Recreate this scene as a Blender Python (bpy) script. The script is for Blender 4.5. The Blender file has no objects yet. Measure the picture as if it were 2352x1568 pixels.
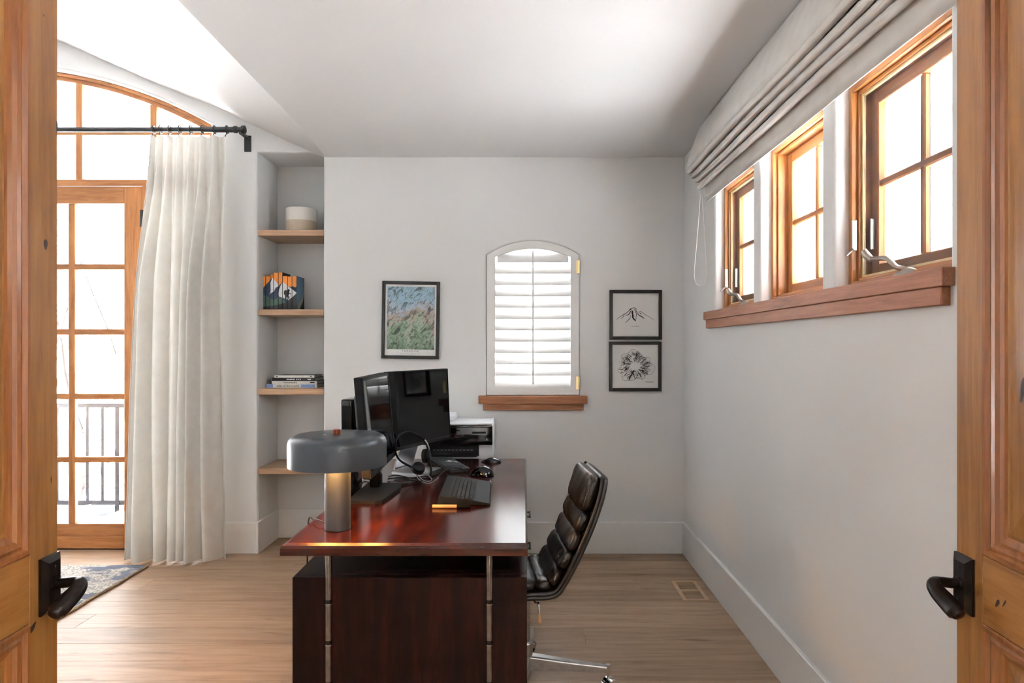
import bpy, bmesh, math, random
from mathutils import Vector, Matrix
from math import sin, cos, pi, sqrt, radians

random.seed(7)
SC = bpy.context.scene
C = SC.collection

# ------------------------------------------------------------------ camera
FPX = 1568.0                       # focal length in pixels of the 2352 wide frame
cam = bpy.data.cameras.new('camera')
cam.sensor_width = 36.0
cam.lens = 36.0 * FPX / 2352.0
cam.shift_x = -29.0 / 2352.0
cam.shift_y = 11.0 / 2352.0
cam.clip_start = 0.02
cam.clip_end = 400
camo = bpy.data.objects.new('camera', cam)
camo.location = (0, 0, 1.45)
camo.rotation_euler = (radians(90), 0, 0)
C.objects.link(camo)
SC.camera = camo

# ------------------------------------------------------------------ world, exposure
SKY = 3.2
w = bpy.data.worlds.new('overcast_sky')
SC.world = w
w.use_nodes = True
wn = w.node_tree.nodes['Background']
wn.inputs['Color'].default_value = (0.95, 0.975, 1.0, 1)
wn.inputs['Strength'].default_value = SKY

# winter sun from behind the house: it lights the snow outside, none of it falls into the room
sun = bpy.data.lights.new('sun', 'SUN')
sun.energy = 340.0
sun.color = (1.0, 0.97, 0.93)
sun.angle = radians(0.6)
suno = bpy.data.objects.new('sun', sun)
suno.rotation_euler = (radians(62), 0, 0)     # travels towards +y and down
C.objects.link(suno)

SC.view_settings.view_transform = 'Standard'
SC.view_settings.look = 'None'
SC.view_settings.exposure = 2.0
SC.view_settings.gamma = 1.0
SC.view_settings.use_curve_mapping = False
SC.cycles.use_denoising = True
SC.cycles.use_adaptive_sampling = True
SC.cycles.adaptive_threshold = 0.05
SC.cycles.adaptive_min_samples = 40
SC.cycles.max_bounces = 6
SC.cycles.diffuse_bounces = 4
SC.cycles.glossy_bounces = 3
SC.cycles.transmission_bounces = 6
SC.cycles.transparent_max_bounces = 16
SC.cycles.caustics_reflective = False
SC.cycles.caustics_refractive = False
SC.cycles.sample_clamp_indirect = 8.0


def area(name, loc, rot, sx, sy, power, col=(1, 1, 1), portal=False, parent=None):
    l = bpy.data.lights.new(name, 'AREA')
    l.shape = 'RECTANGLE'
    l.size = sx
    l.size_y = sy
    l.energy = power
    l.color = col
    if portal:
        l.cycles.is_portal = True
    o = bpy.data.objects.new(name, l)
    o.location = loc
    o.rotation_euler = rot
    C.objects.link(o)
    if parent:
        o.parent = parent
        o.matrix_parent_inverse = Matrix.Translation(-Vector(parent.location))
    return o


# daylight portals in the window openings (they guide the sky's light, they add none)
area('portal', (-3.75, 5.05, 1.72), (radians(-90), 0, 0), 3.1, 3.44, 1, portal=True)
area('portal', (1.36, 2.92, 2.02), (0, radians(90), 0), 0.74, 2.26, 1, portal=True)
area('portal', (0.058, 5.02, 1.64), (radians(-90), 0, 0), 0.66, 1.1, 1, portal=True)

# ------------------------------------------------------------------ geometry helpers


def newbm():
    return bmesh.new()


def link(o):
    C.objects.link(o)
    return o


def mobj(name, data, mat, parent=None, world=True, smooth=False, kind=None):
    """link a mesh (or a bmesh) as one object; world=True: vertices are in world space"""
    if isinstance(data, bmesh.types.BMesh):
        me = bpy.data.meshes.new(name)
        data.to_mesh(me)
        data.free()
    else:
        me = data
    if mat is not None:
        ms = mat if isinstance(mat, (list, tuple)) else [mat]
        if len(me.materials) == 0:
            for m in ms:
                me.materials.append(m)
    if smooth:
        for p in me.polygons:
            p.use_smooth = True
        if smooth != 'all':
            me.set_sharp_from_angle(angle=radians(38))
    o = link(bpy.data.objects.new(name, me))
    if parent is not None:
        o.parent = parent
        if world and parent.parent is None:
            o.matrix_parent_inverse = Matrix.Translation(-Vector(parent.location))
    if kind:
        o['kind'] = kind
    return o


def tag(o, label=None, cat=None, group=None, kind=None):
    if label:
        o['label'] = label
    if cat:
        o['category'] = cat
    if group:
        o['group'] = group
    if kind:
        o['kind'] = kind
    return o


def empty(name, loc, label=None, cat=None, group=None, kind=None, rotz=0):
    o = link(bpy.data.objects.new(name, None))
    o.location = loc
    o.rotation_euler = (0, 0, rotz)
    o.empty_display_size = 0.05
    return tag(o, label, cat, group, kind)


def bx(bm, x0, x1, y0, y1, z0, z1, bev=0.0, seg=1, mi=0):
    b2 = bmesh.new() if bev else bm
    vs = [b2.verts.new((x, y, z)) for x in (x0, x1) for y in (y0, y1) for z in (z0, z1)]
    fs = [(0, 1, 3, 2), (4, 6, 7, 5), (0, 4, 5, 1), (2, 3, 7, 6), (0, 2, 6, 4), (1, 5, 7, 3)]
    for f in fs:
        fc = b2.faces.new([vs[i] for i in f])
        fc.material_index = mi
    if bev:
        bmesh.ops.recalc_face_normals(b2, faces=b2.faces)
        bmesh.ops.bevel(b2, geom=list(b2.edges), offset=bev, segments=seg, profile=0.5, affect='EDGES')
        tmp = bpy.data.meshes.new('t')
        b2.to_mesh(tmp)
        b2.free()
        bm.from_mesh(tmp)
        bpy.data.meshes.remove(tmp)
    return bm


def box(x0, x1, y0, y1, z0, z1, bev=0.0, seg=1):
    bm = bx(newbm(), x0, x1, y0, y1, z0, z1, bev, seg)
    bmesh.ops.recalc_face_normals(bm, faces=bm.faces)
    return bm


def frame_of(t):
    t = t.normalized()
    up = Vector((0, 0, 1)) if abs(t.z) < 0.95 else Vector((1, 0, 0))
    a = t.cross(up).normalized()
    b = a.cross(t).normalized()
    return a, b


def tube(bm, pts, r, n=8, cap=True, flat=None):
    """tube along pts; r a number or a list; flat = (list of) ratio of the second axis"""
    pts = [Vector(p) for p in pts]
    rings = []
    pa = None
    for i, p in enumerate(pts):
        t = (pts[min(i + 1, len(pts) - 1)] - pts[max(i - 1, 0)])
        if t.length < 1e-9:
            t = Vector((0, 0, 1))
        t.normalize()
        if pa is None:
            a, b = frame_of(t)
            b = t.cross(a).normalized()
        else:
            a = (pa - t * pa.dot(t))
            if a.length < 1e-6:
                a, b = frame_of(t)
            a.normalize()
            b = t.cross(a).normalized()
        pa = a
        rr = r[i] if isinstance(r, (list, tuple)) else r
        fl = flat[i] if isinstance(flat, (list, tuple)) else (flat or 1.0)
        rings.append([bm.verts.new(p + a * (rr * cos(2 * pi * k / n)) + b * (rr * fl * sin(2 * pi * k / n))) for k in range(n)])
    for i in range(len(rings) - 1):
        for k in range(n):
            bm.faces.new((rings[i][k], rings[i][(k + 1) % n], rings[i + 1][(k + 1) % n], rings[i + 1][k]))
    if cap:
        bm.faces.new(rings[0][::-1])
        bm.faces.new(rings[-1])
    return bm


def spline(pts, n=8):
    """Catmull-Rom through pts"""
    P = [Vector(p) for p in pts]
    out = []
    for i in range(len(P) - 1):
        p0, p1, p2, p3 = P[max(i - 1, 0)], P[i], P[i + 1], P[min(i + 2, len(P) - 1)]
        for k in range(n):
            t = k / n
            out.append(0.5 * ((2 * p1) + (p2 - p0) * t + (2 * p0 - 5 * p1 + 4 * p2 - p3) * t * t + (3 * p1 - p0 - 3 * p2 + p3) * t ** 3))
    out.append(P[-1])
    return out


def lathe(bm, prof, cx=0, cy=0, n=32, close=True):
    """prof: list of (r, z)"""
    rings = []
    for r, z in prof:
        if r < 1e-6:
            rings.append([bm.verts.new((cx, cy, z))])
        else:
            rings.append([bm.verts.new((cx + r * cos(2 * pi * k / n), cy + r * sin(2 * pi * k / n), z)) for k in range(n)])
    for i in range(len(rings) - 1):
        a, b = rings[i], rings[i + 1]
        for k in range(n):
            k2 = (k + 1) % n
            if len(a) == 1 and len(b) == 1:
                continue
            if len(a) == 1:
                bm.faces.new((a[0], b[k], b[k2]))
            elif len(b) == 1:
                bm.faces.new((a[k], b[0], a[k2]))
            else:
                bm.faces.new((a[k], b[k], b[k2], a[k2]))
    bmesh.ops.recalc_face_normals(bm, faces=bm.faces)
    return bm


def extrude_poly(bm, pts, fn, d0, d1, mi=0):
    """polygon pts (u, v); fn(u, v, d) -> world; extruded between d0 and d1"""
    a = [bm.verts.new(fn(u, v, d0)) for u, v in pts]
    b = [bm.verts.new(fn(u, v, d1)) for u, v in pts]
    n = len(pts)
    fs = [bm.faces.new(a), bm.faces.new(b[::-1])]
    for i in range(n):
        j = (i + 1) % n
        fs.append(bm.faces.new((a[j], a[i], b[i], b[j])))
    for f in fs:
        f.material_index = mi
    return bm


def prism(pts, fn, d0, d1):
    bm = extrude_poly(newbm(), pts, fn, d0, d1)
    bmesh.ops.recalc_face_normals(bm, faces=bm.faces)
    return bm


def shape(splines, half, bev):
    """flat plate with holes and rounded rims from closed 2D outlines"""
    cu = bpy.data.curves.new('plate', 'CURVE')
    cu.dimensions = '2D'
    cu.fill_mode = 'BOTH'
    for pts in splines:
        s = cu.splines.new('POLY')
        s.points.add(len(pts) - 1)
        for p, q in zip(s.points, pts):
            p.co = (q[0], q[1], 0, 1)
        s.use_cyclic_u = True
    cu.extrude = half - bev
    cu.bevel_depth = bev
    cu.bevel_resolution = 2
    cu.offset = -bev
    o = link(bpy.data.objects.new('plate', cu))
    dg = bpy.context.evaluated_depsgraph_get()
    me = bpy.data.meshes.new_from_object(o.evaluated_get(dg))
    bpy.data.objects.remove(o)
    bpy.data.curves.remove(cu)
    me.materials.clear()
    return me


def text_bm(body, size, fn, spacing=1.0):
    """flat lettering; fn(u, v) -> world point"""
    cu = bpy.data.curves.new('lettering', 'FONT')
    cu.body = body
    cu.size = size
    cu.align_x = 'CENTER'
    cu.align_y = 'CENTER'
    cu.space_character = spacing
    cu.resolution_u = 2
    o = link(bpy.data.objects.new('lettering', cu))
    dg = bpy.context.evaluated_depsgraph_get()
    me = bpy.data.meshes.new_from_object(o.evaluated_get(dg))
    bpy.data.objects.remove(o)
    bpy.data.curves.remove(cu)
    me.materials.clear()
    for v in me.vertices:
        v.co = fn(v.co.x, v.co.y)
    return me


def flip_mesh(me):
    bm = newbm()
    bm.from_mesh(me)
    bmesh.ops.reverse_faces(bm, faces=bm.faces)
    bm.to_mesh(me)
    bm.free()
    return me


# ------------------------------------------------------------------ materials


def srgb(r, g, b):
    f = lambda c: (c / 255.0) / 12.92 if c / 255.0 <= 0.04045 else (((c / 255.0) + 0.055) / 1.055) ** 2.4
    return (f(r), f(g), f(b), 1)


class NT:
    def __init__(s, name):
        s.m = bpy.data.materials.new(name)
        s.m.use_nodes = True
        s.t = s.m.node_tree
        s.p = s.t.nodes['Principled BSDF']
        s.out = s.t.nodes['Material Output']

    def n(s, typ, **kw):
        nd = s.t.nodes.new(typ)
        for k, v in kw.items():
            if k in nd.inputs:
                nd.inputs[k].default_value = v
            else:
                setattr(nd, k, v)
        return nd

    def l(s, a, b):
        s.t.links.new(a, b)

    def set(s, **kw):
        for k, v in kw.items():
            s.p.inputs[k.replace('_', ' ')].default_value = v
        return s

    def bump(s, src, strength=0.2, dist=0.002):
        b = s.n('ShaderNodeBump', Strength=strength, Distance=dist)
        s.l(src, b.inputs['Height'])
        s.l(b.outputs[0], s.p.inputs['Normal'])
        return b


def ramp(nt, stops):
    r = nt.n('ShaderNodeValToRGB')
    e = r.color_ramp.elements
    while len(e) < len(stops):
        e.new(0.5)
    for el, (p, c) in zip(e, stops):
        el.position = p
        el.color = c
    return r


def coords(nt, scale=(1, 1, 1), rand=0.0, kind='Object'):
    tc = nt.n('ShaderNodeTexCoord')
    mp = nt.n('ShaderNodeMapping')
    mp.inputs['Scale'].default_value = scale
    nt.l(tc.outputs[kind], mp.inputs['Vector'])
    if rand:
        oi = nt.n('ShaderNodeObjectInfo')
        mu = nt.n('ShaderNodeMath', operation='MULTIPLY')
        mu.inputs[1].default_value = rand
        nt.l(oi.outputs['Random'], mu.inputs[0])
        cb = nt.n('ShaderNodeCombineXYZ')
        for i in range(3):
            nt.l(mu.outputs[0], cb.inputs[i])
        nt.l(cb.outputs[0], mp.inputs['Location'])
    return mp.outputs[0]


def plain(name, col, rough=0.5, metal=0.0, spec=0.5, noise=0.06, nscale=30, bump=0.0, coat=0.0):
    nt = NT(name)
    v = coords(nt)
    nz = nt.n('ShaderNodeTexNoise', Scale=nscale, Detail=2.0)
    nt.l(v, nz.inputs['Vector'])
    c = col
    lo = tuple(max(0, x * (1 - noise)) for x in c[:3]) + (1,)
    hi = tuple(min(1, x * (1 + noise)) for x in c[:3]) + (1,)
    r = ramp(nt, [(0.3, lo), (0.7, hi)])
    nt.l(nz.outputs['Fac'], r.inputs[0])
    nt.l(r.outputs[0], nt.p.inputs['Base Color'])
    nt.set(Roughness=rough, Metallic=metal)
    nt.p.inputs['Specular IOR Level'].default_value = spec
    if coat:
        nt.p.inputs['Coat Weight'].default_value = coat
        nt.p.inputs['Coat Roughness'].default_value = 0.05
    if bump:
        nt.bump(nz.outputs['Fac'], bump, 0.003)
    return nt.m


def plaster(name, col, bump=0.12):
    nt = NT(name)
    v = coords(nt)
    n2 = nt.n('ShaderNodeTexNoise', Scale=9.0, Detail=2.0)
    nt.l(v, n2.inputs['Vector'])
    nt.p.inputs['Base Color'].default_value = col
    nt.set(Roughness=0.55)
    nt.p.inputs['Specular IOR Level'].default_value = 0.25
    nt.bump(n2.outputs['Fac'], bump, 0.01)
    return nt.m


def wood(name, dark, mid, light, axis='x', scale=1.0, rough=0.45, rand=20.0, stretch=14.0, knots=False, coat=0.0, bump=0.08, vary=0.12, spec=0.4):
    nt = NT(name)
    s = [stretch * scale] * 3
    s['xyz'.index(axis)] = 1.0 * scale
    v = coords(nt, tuple(s), rand)
    n1 = nt.n('ShaderNodeTexNoise', Scale=1.6, Detail=4.0, Roughness=0.62, Distortion=0.8)
    n2 = nt.n('ShaderNodeTexNoise', Scale=6.0, Detail=4.0, Roughness=0.7)
    nt.l(v, n1.inputs['Vector'])
    nt.l(v, n2.inputs['Vector'])
    mx = nt.n('ShaderNodeMath', operation='MULTIPLY_ADD')
    mx.inputs[1].default_value = 0.35
    nt.l(n2.outputs['Fac'], mx.inputs[0])
    mu = nt.n('ShaderNodeMath', operation='MULTIPLY')
    mu.inputs[1].default_value = 0.65
    nt.l(n1.outputs['Fac'], mu.inputs[0])
    nt.l(mu.outputs[0], mx.inputs[2])
    r = ramp(nt, [(0.34, dark), (0.5, mid), (0.66, light)])
    nt.l(mx.outputs[0], r.inputs[0])
    col = r.outputs[0]
    if knots:
        v2s = [5.2] * 3
        v2s['xyz'.index(axis)] = 1.15
        v2 = coords(nt, tuple(v2s), rand)
        n3 = nt.n('ShaderNodeTexNoise', Scale=2.0, Detail=3.0, Roughness=0.5, Distortion=0.4)
        nt.l(v2, n3.inputs['Vector'])
        r3 = ramp(nt, [(0.665, (0, 0, 0, 1)), (0.74, (1, 1, 1, 1))])
        nt.l(n3.outputs['Fac'], r3.inputs[0])
        mixk = nt.n('ShaderNodeMix', data_type='RGBA', blend_type='MULTIPLY')
        nt.l(r3.outputs[0], mixk.inputs['Factor'])
        nt.l(col, mixk.inputs['A'])
        mixk.inputs['B'].default_value = (0.55, 0.46, 0.38, 1)
        col = mixk.outputs['Result']
    if vary:
        oi = nt.n('ShaderNodeObjectInfo')
        mr = nt.n('ShaderNodeMapRange')
        mr.inputs['To Min'].default_value = 1 - vary
        mr.inputs['To Max'].default_value = 1 + vary * 0.6
        nt.l(oi.outputs['Random'], mr.inputs['Value'])
        hs = nt.n('ShaderNodeHueSaturation')
        nt.l(mr.outputs[0], hs.inputs['Value'])
        nt.l(col, hs.inputs['Color'])
        col = hs.outputs[0]
    nt.l(col, nt.p.inputs['Base Color'])
    nt.set(Roughness=rough)
    nt.p.inputs['Specular IOR Level'].default_value = spec
    if coat:
        nt.p.inputs['Coat Weight'].default_value = coat
        nt.p.inputs['Coat Roughness'].default_value = 0.12
    if bump:
        nt.bump(mx.outputs[0], bump, 0.001)
    return nt.m


def cloth(name, col, trans=0.25, scale=500, rough=0.9, bump=True):
    nt = NT(name)
    v = coords(nt)
    w1 = nt.n('ShaderNodeTexNoise', Scale=scale, Detail=2.0)
    w2 = nt.n('ShaderNodeTexNoise', Scale=14.0, Detail=4.0)
    nt.l(v, w1.inputs['Vector'])
    nt.l(v, w2.inputs['Vector'])
    lo = tuple(x * 0.93 for x in col[:3]) + (1,)
    r = ramp(nt, [(0.35, lo), (0.65, col)])
    nt.l(w2.outputs['Fac'], r.inputs[0])
    nt.l(r.outputs[0], nt.p.inputs['Base Color'])
    nt.set(Roughness=rough)
    nt.p.inputs['Specular IOR Level'].default_value = 0.15
    if bump:
        nt.bump(w1.outputs['Fac'], 0.12, 0.0006)
    tr = nt.n('ShaderNodeBsdfTranslucent')
    tr.inputs['Color'].default_value = col
    mx = nt.n('ShaderNodeMixShader')
    mx.inputs[0].default_value = trans
    nt.l(nt.p.outputs[0], mx.inputs[1])
    nt.l(tr.outputs[0], mx.inputs[2])
    nt.l(mx.outputs[0], nt.out.inputs['Surface'])
    return nt.m


def glass(name, tint=(1, 1, 1, 1), ior=1.45, rough=0.0):
    nt = NT(name)
    nt.t.nodes.remove(nt.p)
    tr = nt.n('ShaderNodeBsdfTransparent')
    tr.inputs['Color'].default_value = tint
    gl = nt.n('ShaderNodeBsdfGlossy')
    gl.inputs['Roughness'].default_value = rough
    lw = nt.n('ShaderNodeLayerWeight')
    lw.inputs['Blend'].default_value = 0.5
    pw = nt.n('ShaderNodeMath', operation='POWER')
    pw.inputs[1].default_value = 5.0
    nt.l(lw.outputs['Facing'], pw.inputs[0])
    f0 = ((ior - 1) / (ior + 1)) ** 2
    fr = nt.n('ShaderNodeMath', operation='MULTIPLY_ADD')
    fr.inputs[1].default_value = 0.9 - f0
    fr.inputs[2].default_value = f0
    nt.l(pw.outputs[0], fr.inputs[0])
    mx = nt.n('ShaderNodeMixShader')
    nt.l(fr.outputs[0], mx.inputs[0])
    nt.l(tr.outputs[0], mx.inputs[1])
    nt.l(gl.outputs[0], mx.inputs[2])
    nt.l(mx.outputs[0], nt.out.inputs['Surface'])
    return nt.m


def screen_mesh(name):
    nt = NT(name)
    tr = nt.n('ShaderNodeBsdfTransparent')
    mx = nt.n('ShaderNodeMixShader')
    mx.inputs[0].default_value = 0.28
    nt.p.inputs['Base Color'].default_value = srgb(70, 74, 80)
    nt.l(tr.outputs[0], mx.inputs[1])
    nt.l(nt.p.outputs[0], mx.inputs[2])
    nt.l(mx.outputs[0], nt.out.inputs['Surface'])
    return nt.m


def emit(name, col, strength):
    nt = NT(name)
    nt.p.inputs['Base Color'].default_value = col
    nt.p.inputs['Emission Color'].default_value = col
    nt.p.inputs['Emission Strength'].default_value = strength
    return nt.m


M = {}
M['wall'] = plaster('white_plaster', srgb(228, 229, 228))
M['ceil'] = plaster('ceiling_plaster', srgb(230, 231, 231), 0.2)
M['trim'] = plain('white_trim_paint', srgb(236, 236, 234), 0.35, noise=0.01)
M['fir'] = wood('fir_clear_finish', srgb(132, 82, 40), srgb(162, 107, 58), srgb(180, 124, 72), 'z', 1.6, 0.38, coat=0.15)
M['firx'] = wood('fir_clear_finish_x', srgb(132, 82, 40), srgb(162, 107, 58), srgb(180, 124, 72), 'x', 1.6, 0.38, coat=0.15)
M['firy'] = wood('fir_clear_finish_y', srgb(132, 82, 40), srgb(162, 107, 58), srgb(180, 124, 72), 'y', 1.6, 0.38, coat=0.15)
M['sill'] = wood('sill_wood_y', srgb(132, 84, 58), srgb(158, 105, 76), srgb(174, 122, 92), 'y', 1.5, 0.42)
M['sillx'] = wood('sill_wood_x', srgb(120, 74, 44), srgb(146, 92, 56), srgb(164, 110, 72), 'x', 1.5, 0.42)
M['pine'] = wood('knotty_pine_z', srgb(120, 77, 32), srgb(144, 97, 45), srgb(158, 111, 57), 'z', 1.3, 0.4, coat=0.2)
M['pinex'] = wood('knotty_pine_x', srgb(120, 77, 32), srgb(144, 97, 45), srgb(158, 111, 57), 'x', 1.3, 0.4, coat=0.2)
M['pinem'] = wood('pine_moulding', srgb(110, 62, 24), srgb(134, 81, 37), srgb(148, 96, 48), 'z', 1.3, 0.36, coat=0.25)
M['knot'] = plain('pine_knot', srgb(52, 30, 18), 0.5, noise=0.5, nscale=80)
M['oak'] = wood('oak_plank', srgb(132, 107, 85), srgb(158, 131, 106), srgb(172, 146, 120), 'x', 0.8, 0.42, stretch=12.0, knots=True, vary=0.16)
M['oakshelf'] = wood('oak_shelf', srgb(170, 134, 104), srgb(188, 152, 120), srgb(200, 166, 134), 'x', 1.4, 0.42, stretch=16.0)
M['sub'] = plain('subfloor', srgb(96, 76, 58), 0.8)
M['black'] = plain('black_metal', srgb(26, 26, 29), 0.42, noise=0.1)
M['bronze'] = plain('oil_rubbed_bronze', srgb(34, 28, 26), 0.32, metal=0.6, noise=0.25, nscale=60)
M['chrome'] = plain('chrome', (0.75, 0.75, 0.76, 1), 0.12, metal=1.0, noise=0.02)
M['steel'] = plain('brushed_steel', (0.42, 0.41, 0.40, 1), 0.3, metal=1.0, noise=0.15, nscale=40)
M['nickel'] = plain('satin_nickel', (0.40, 0.36, 0.32, 1), 0.34, metal=1.0, noise=0.05)
M['brass'] = plain('brass', (0.78, 0.62, 0.30, 1), 0.25, metal=1.0, noise=0.05)
M['alu'] = plain('aluminium', (0.72, 0.73, 0.75, 1), 0.3, metal=1.0, noise=0.02)
M['glass'] = glass('window_glass')
M['picglass'] = glass('picture_glass', ior=1.28)
M['mesh'] = screen_mesh('insect_screen_mesh')
M['screenframe'] = plain('screen_frame_tan', srgb(206, 186, 140), 0.4)
M['clad'] = plain('grey_window_cladding', srgb(150, 156, 166), 0.5)
M['linen'] = cloth('linen_curtain', srgb(222, 219, 212), 0.10)
M['shade'] = cloth('shade_linen', srgb(224, 222, 217), 0.06, bump=False)
M['cord'] = plain('white_cord', srgb(232, 230, 224), 0.7)
M['plastic'] = plain('black_plastic', srgb(18, 18, 20), 0.6, noise=0.08, spec=0.15)
M['plasticm'] = plain('grey_black_plastic', srgb(21, 22, 24), 0.65, noise=0.05, spec=0.15)
M['gloss'] = plain('gloss_black', srgb(9, 9, 13), 0.08, noise=0.05)
M['lcd'] = plain('dark_display_glass', srgb(8, 8, 12), 0.035, noise=0.02, spec=0.3)
M['white'] = plain('white_plastic', srgb(226, 228, 232), 0.35, noise=0.01)
M['paper'] = plain('white_paper', srgb(240, 240, 238), 0.7, noise=0.01)
M['ink'] = plain('black_ink', srgb(22, 22, 24), 0.7)
M['inkgrey'] = plain('grey_ink', srgb(120, 120, 122), 0.7)
M['lampgrey'] = plain('lamp_grey_metal', srgb(64, 68, 74), 0.36, metal=0.4, noise=0.03)
M['knobwood'] = wood('walnut_knob', srgb(90, 40, 20), srgb(126, 62, 36), srgb(150, 84, 52), 'z', 6.0, 0.4)
M['diff'] = emit('lamp_diffuser', srgb(255, 206, 130), 2.0)
M['snow'] = plain('snow', srgb(240, 244, 250), 0.8, noise=0.05, nscale=3, bump=0.5)
M['bark'] = plain('grey_brown_bark', srgb(34, 27, 22), 0.85, noise=0.3, nscale=20)
M['deck'] = plain('dark_deck', srgb(34, 40, 46), 0.7, noise=0.3, nscale=12)
M['soffit'] = plain('grey_soffit', srgb(172, 176, 182), 0.7)
M['postw'] = plain('white_post', srgb(232, 232, 230), 0.5)
M['mahog'] = wood('mahogany_side', srgb(12, 3, 3), srgb(26, 7, 5), srgb(48, 17, 10), 'z', 0.7, 0.38, stretch=11.0, spec=0.15, bump=0.02)
M['mahogtop'] = wood('mahogany_top', srgb(22, 5, 3), srgb(42, 10, 6), srgb(68, 22, 11), 'y', 0.8, 0.17, stretch=7.0, coat=0.0, bump=0.02)
M['mahogrim'] = wood('mahogany_rim', srgb(30, 8, 4), srgb(52, 16, 8), srgb(78, 28, 14), 'x', 0.8, 0.22, stretch=12.0, bump=0.0)
M['darkmetal'] = plain('chromed_tube', (0.30, 0.29, 0.285, 1), 0.2, metal=1.0, noise=0.25, nscale=30)
M['tan'] = plain('tan_lacquer', srgb(178, 136, 92), 0.35)
M['slate'] = plain('slate_grey', srgb(38, 42, 44), 0.5, spec=0.3)
M['key'] = plain('key_cap_grey', srgb(38, 40, 43), 0.65, spec=0.15)
M['cream'] = plain('cream_glaze', srgb(232, 228, 220), 0.22, noise=0.02)
M['clay'] = plain('beige_clay', srgb(196, 182, 160), 0.75, noise=0.05)
M['pages'] = plain('book_pages', srgb(176, 172, 166), 0.8, noise=0.2, nscale=300)
M['orange'] = plain('print_orange', srgb(226, 138, 52), 0.5)
M['navy'] = plain('print_navy', srgb(44, 60, 86), 0.5)
M['greenp'] = plain('print_green', srgb(78, 104, 92), 0.5)
M['whitep'] = plain('print_white', srgb(232, 234, 238), 0.5)
M['darkp'] = plain('print_dark', srgb(34, 32, 34), 0.5)
M['bluep'] = plain('print_blue', srgb(92, 128, 158), 0.5)
M['sagep'] = plain('print_sage', srgb(160, 166, 150), 0.5)
M['bluebook'] = plain('print_sky_blue', srgb(128, 156, 214), 0.5, noise=0.2, nscale=90)
M['offwhite'] = plain('off_white_spine', srgb(222, 220, 214), 0.5)


def leather(name):
    nt = NT(name)
    v = coords(nt)
    n1 = nt.n('ShaderNodeTexNoise', Scale=6.0, Detail=5.0)
    n2 = nt.n('ShaderNodeTexNoise', Scale=26.0, Detail=6.0, Distortion=1.5)
    vo = nt.n('ShaderNodeTexVoronoi', Scale=160.0)
    for q in (n1, n2, vo):
        nt.l(v, q.inputs['Vector'])
    r = ramp(nt, [(0.35, srgb(18, 14, 12)), (0.6, srgb(40, 31, 25)), (0.78, srgb(74, 50, 32))])
    nt.l(n1.outputs['Fac'], r.inputs[0])
    nt.l(r.outputs[0], nt.p.inputs['Base Color'])
    nt.set(Roughness=0.36)
    ad = nt.n('ShaderNodeMath', operation='MULTIPLY_ADD')
    ad.inputs[1].default_value = 0.15
    nt.l(vo.outputs['Distance'], ad.inputs[0])
    nt.l(n2.outputs['Fac'], ad.inputs[2])
    nt.bump(ad.outputs[0], 0.5, 0.006)
    return nt.m


M['leather'] = leather('dark_brown_leather')


def rug_mat(name):
    nt = NT(name)
    v = coords(nt)
    n1 = nt.n('ShaderNodeTexNoise', Scale=90.0, Detail=3.0)
    n3 = nt.n('ShaderNodeTexNoise', Scale=5.0, Detail=4.0, Distortion=0.6)
    w1 = nt.n('ShaderNodeTexWave', Scale=26.0, Distortion=3.0)
    w1.bands_direction = 'Y'
    for q in (n1, n3, w1):
        nt.l(v, q.inputs['Vector'])
    r = ramp(nt, [(0.3, srgb(120, 118, 116)), (0.55, srgb(206, 202, 194)), (0.7, srgb(226, 222, 214))])
    nt.l(n1.outputs['Fac'], r.inputs[0])
    r3 = ramp(nt, [(0.51, (0, 0, 0, 1)), (0.55, (1, 1, 1, 1))])
    nt.l(n3.outputs['Fac'], r3.inputs[0])
    mx = nt.n('ShaderNodeMix', data_type='RGBA', blend_type='MIX')
    nt.l(r3.outputs[0], mx.inputs['Factor'])
    nt.l(r.outputs[0], mx.inputs['A'])
    mx.inputs['B'].default_value = srgb(122, 128, 142)
    nt.l(mx.outputs['Result'], nt.p.inputs['Base Color'])
    nt.set(Roughness=0.95)
    nt.p.inputs['Specular IOR Level'].default_value = 0.1
    ad = nt.n('ShaderNodeMath', operation='ADD')
    nt.l(n1.outputs['Fac'], ad.inputs[0])
    nt.l(w1.outputs['Fac'], ad.inputs[1])
    nt.bump(ad.outputs[0], 0.8, 0.006)
    return nt.m


M['rug'] = rug_mat('wool_rug')
M['rugedge'] = plain('rug_binding', srgb(158, 140, 118), 0.95, noise=0.4, nscale=120, bump=0.6)


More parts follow.
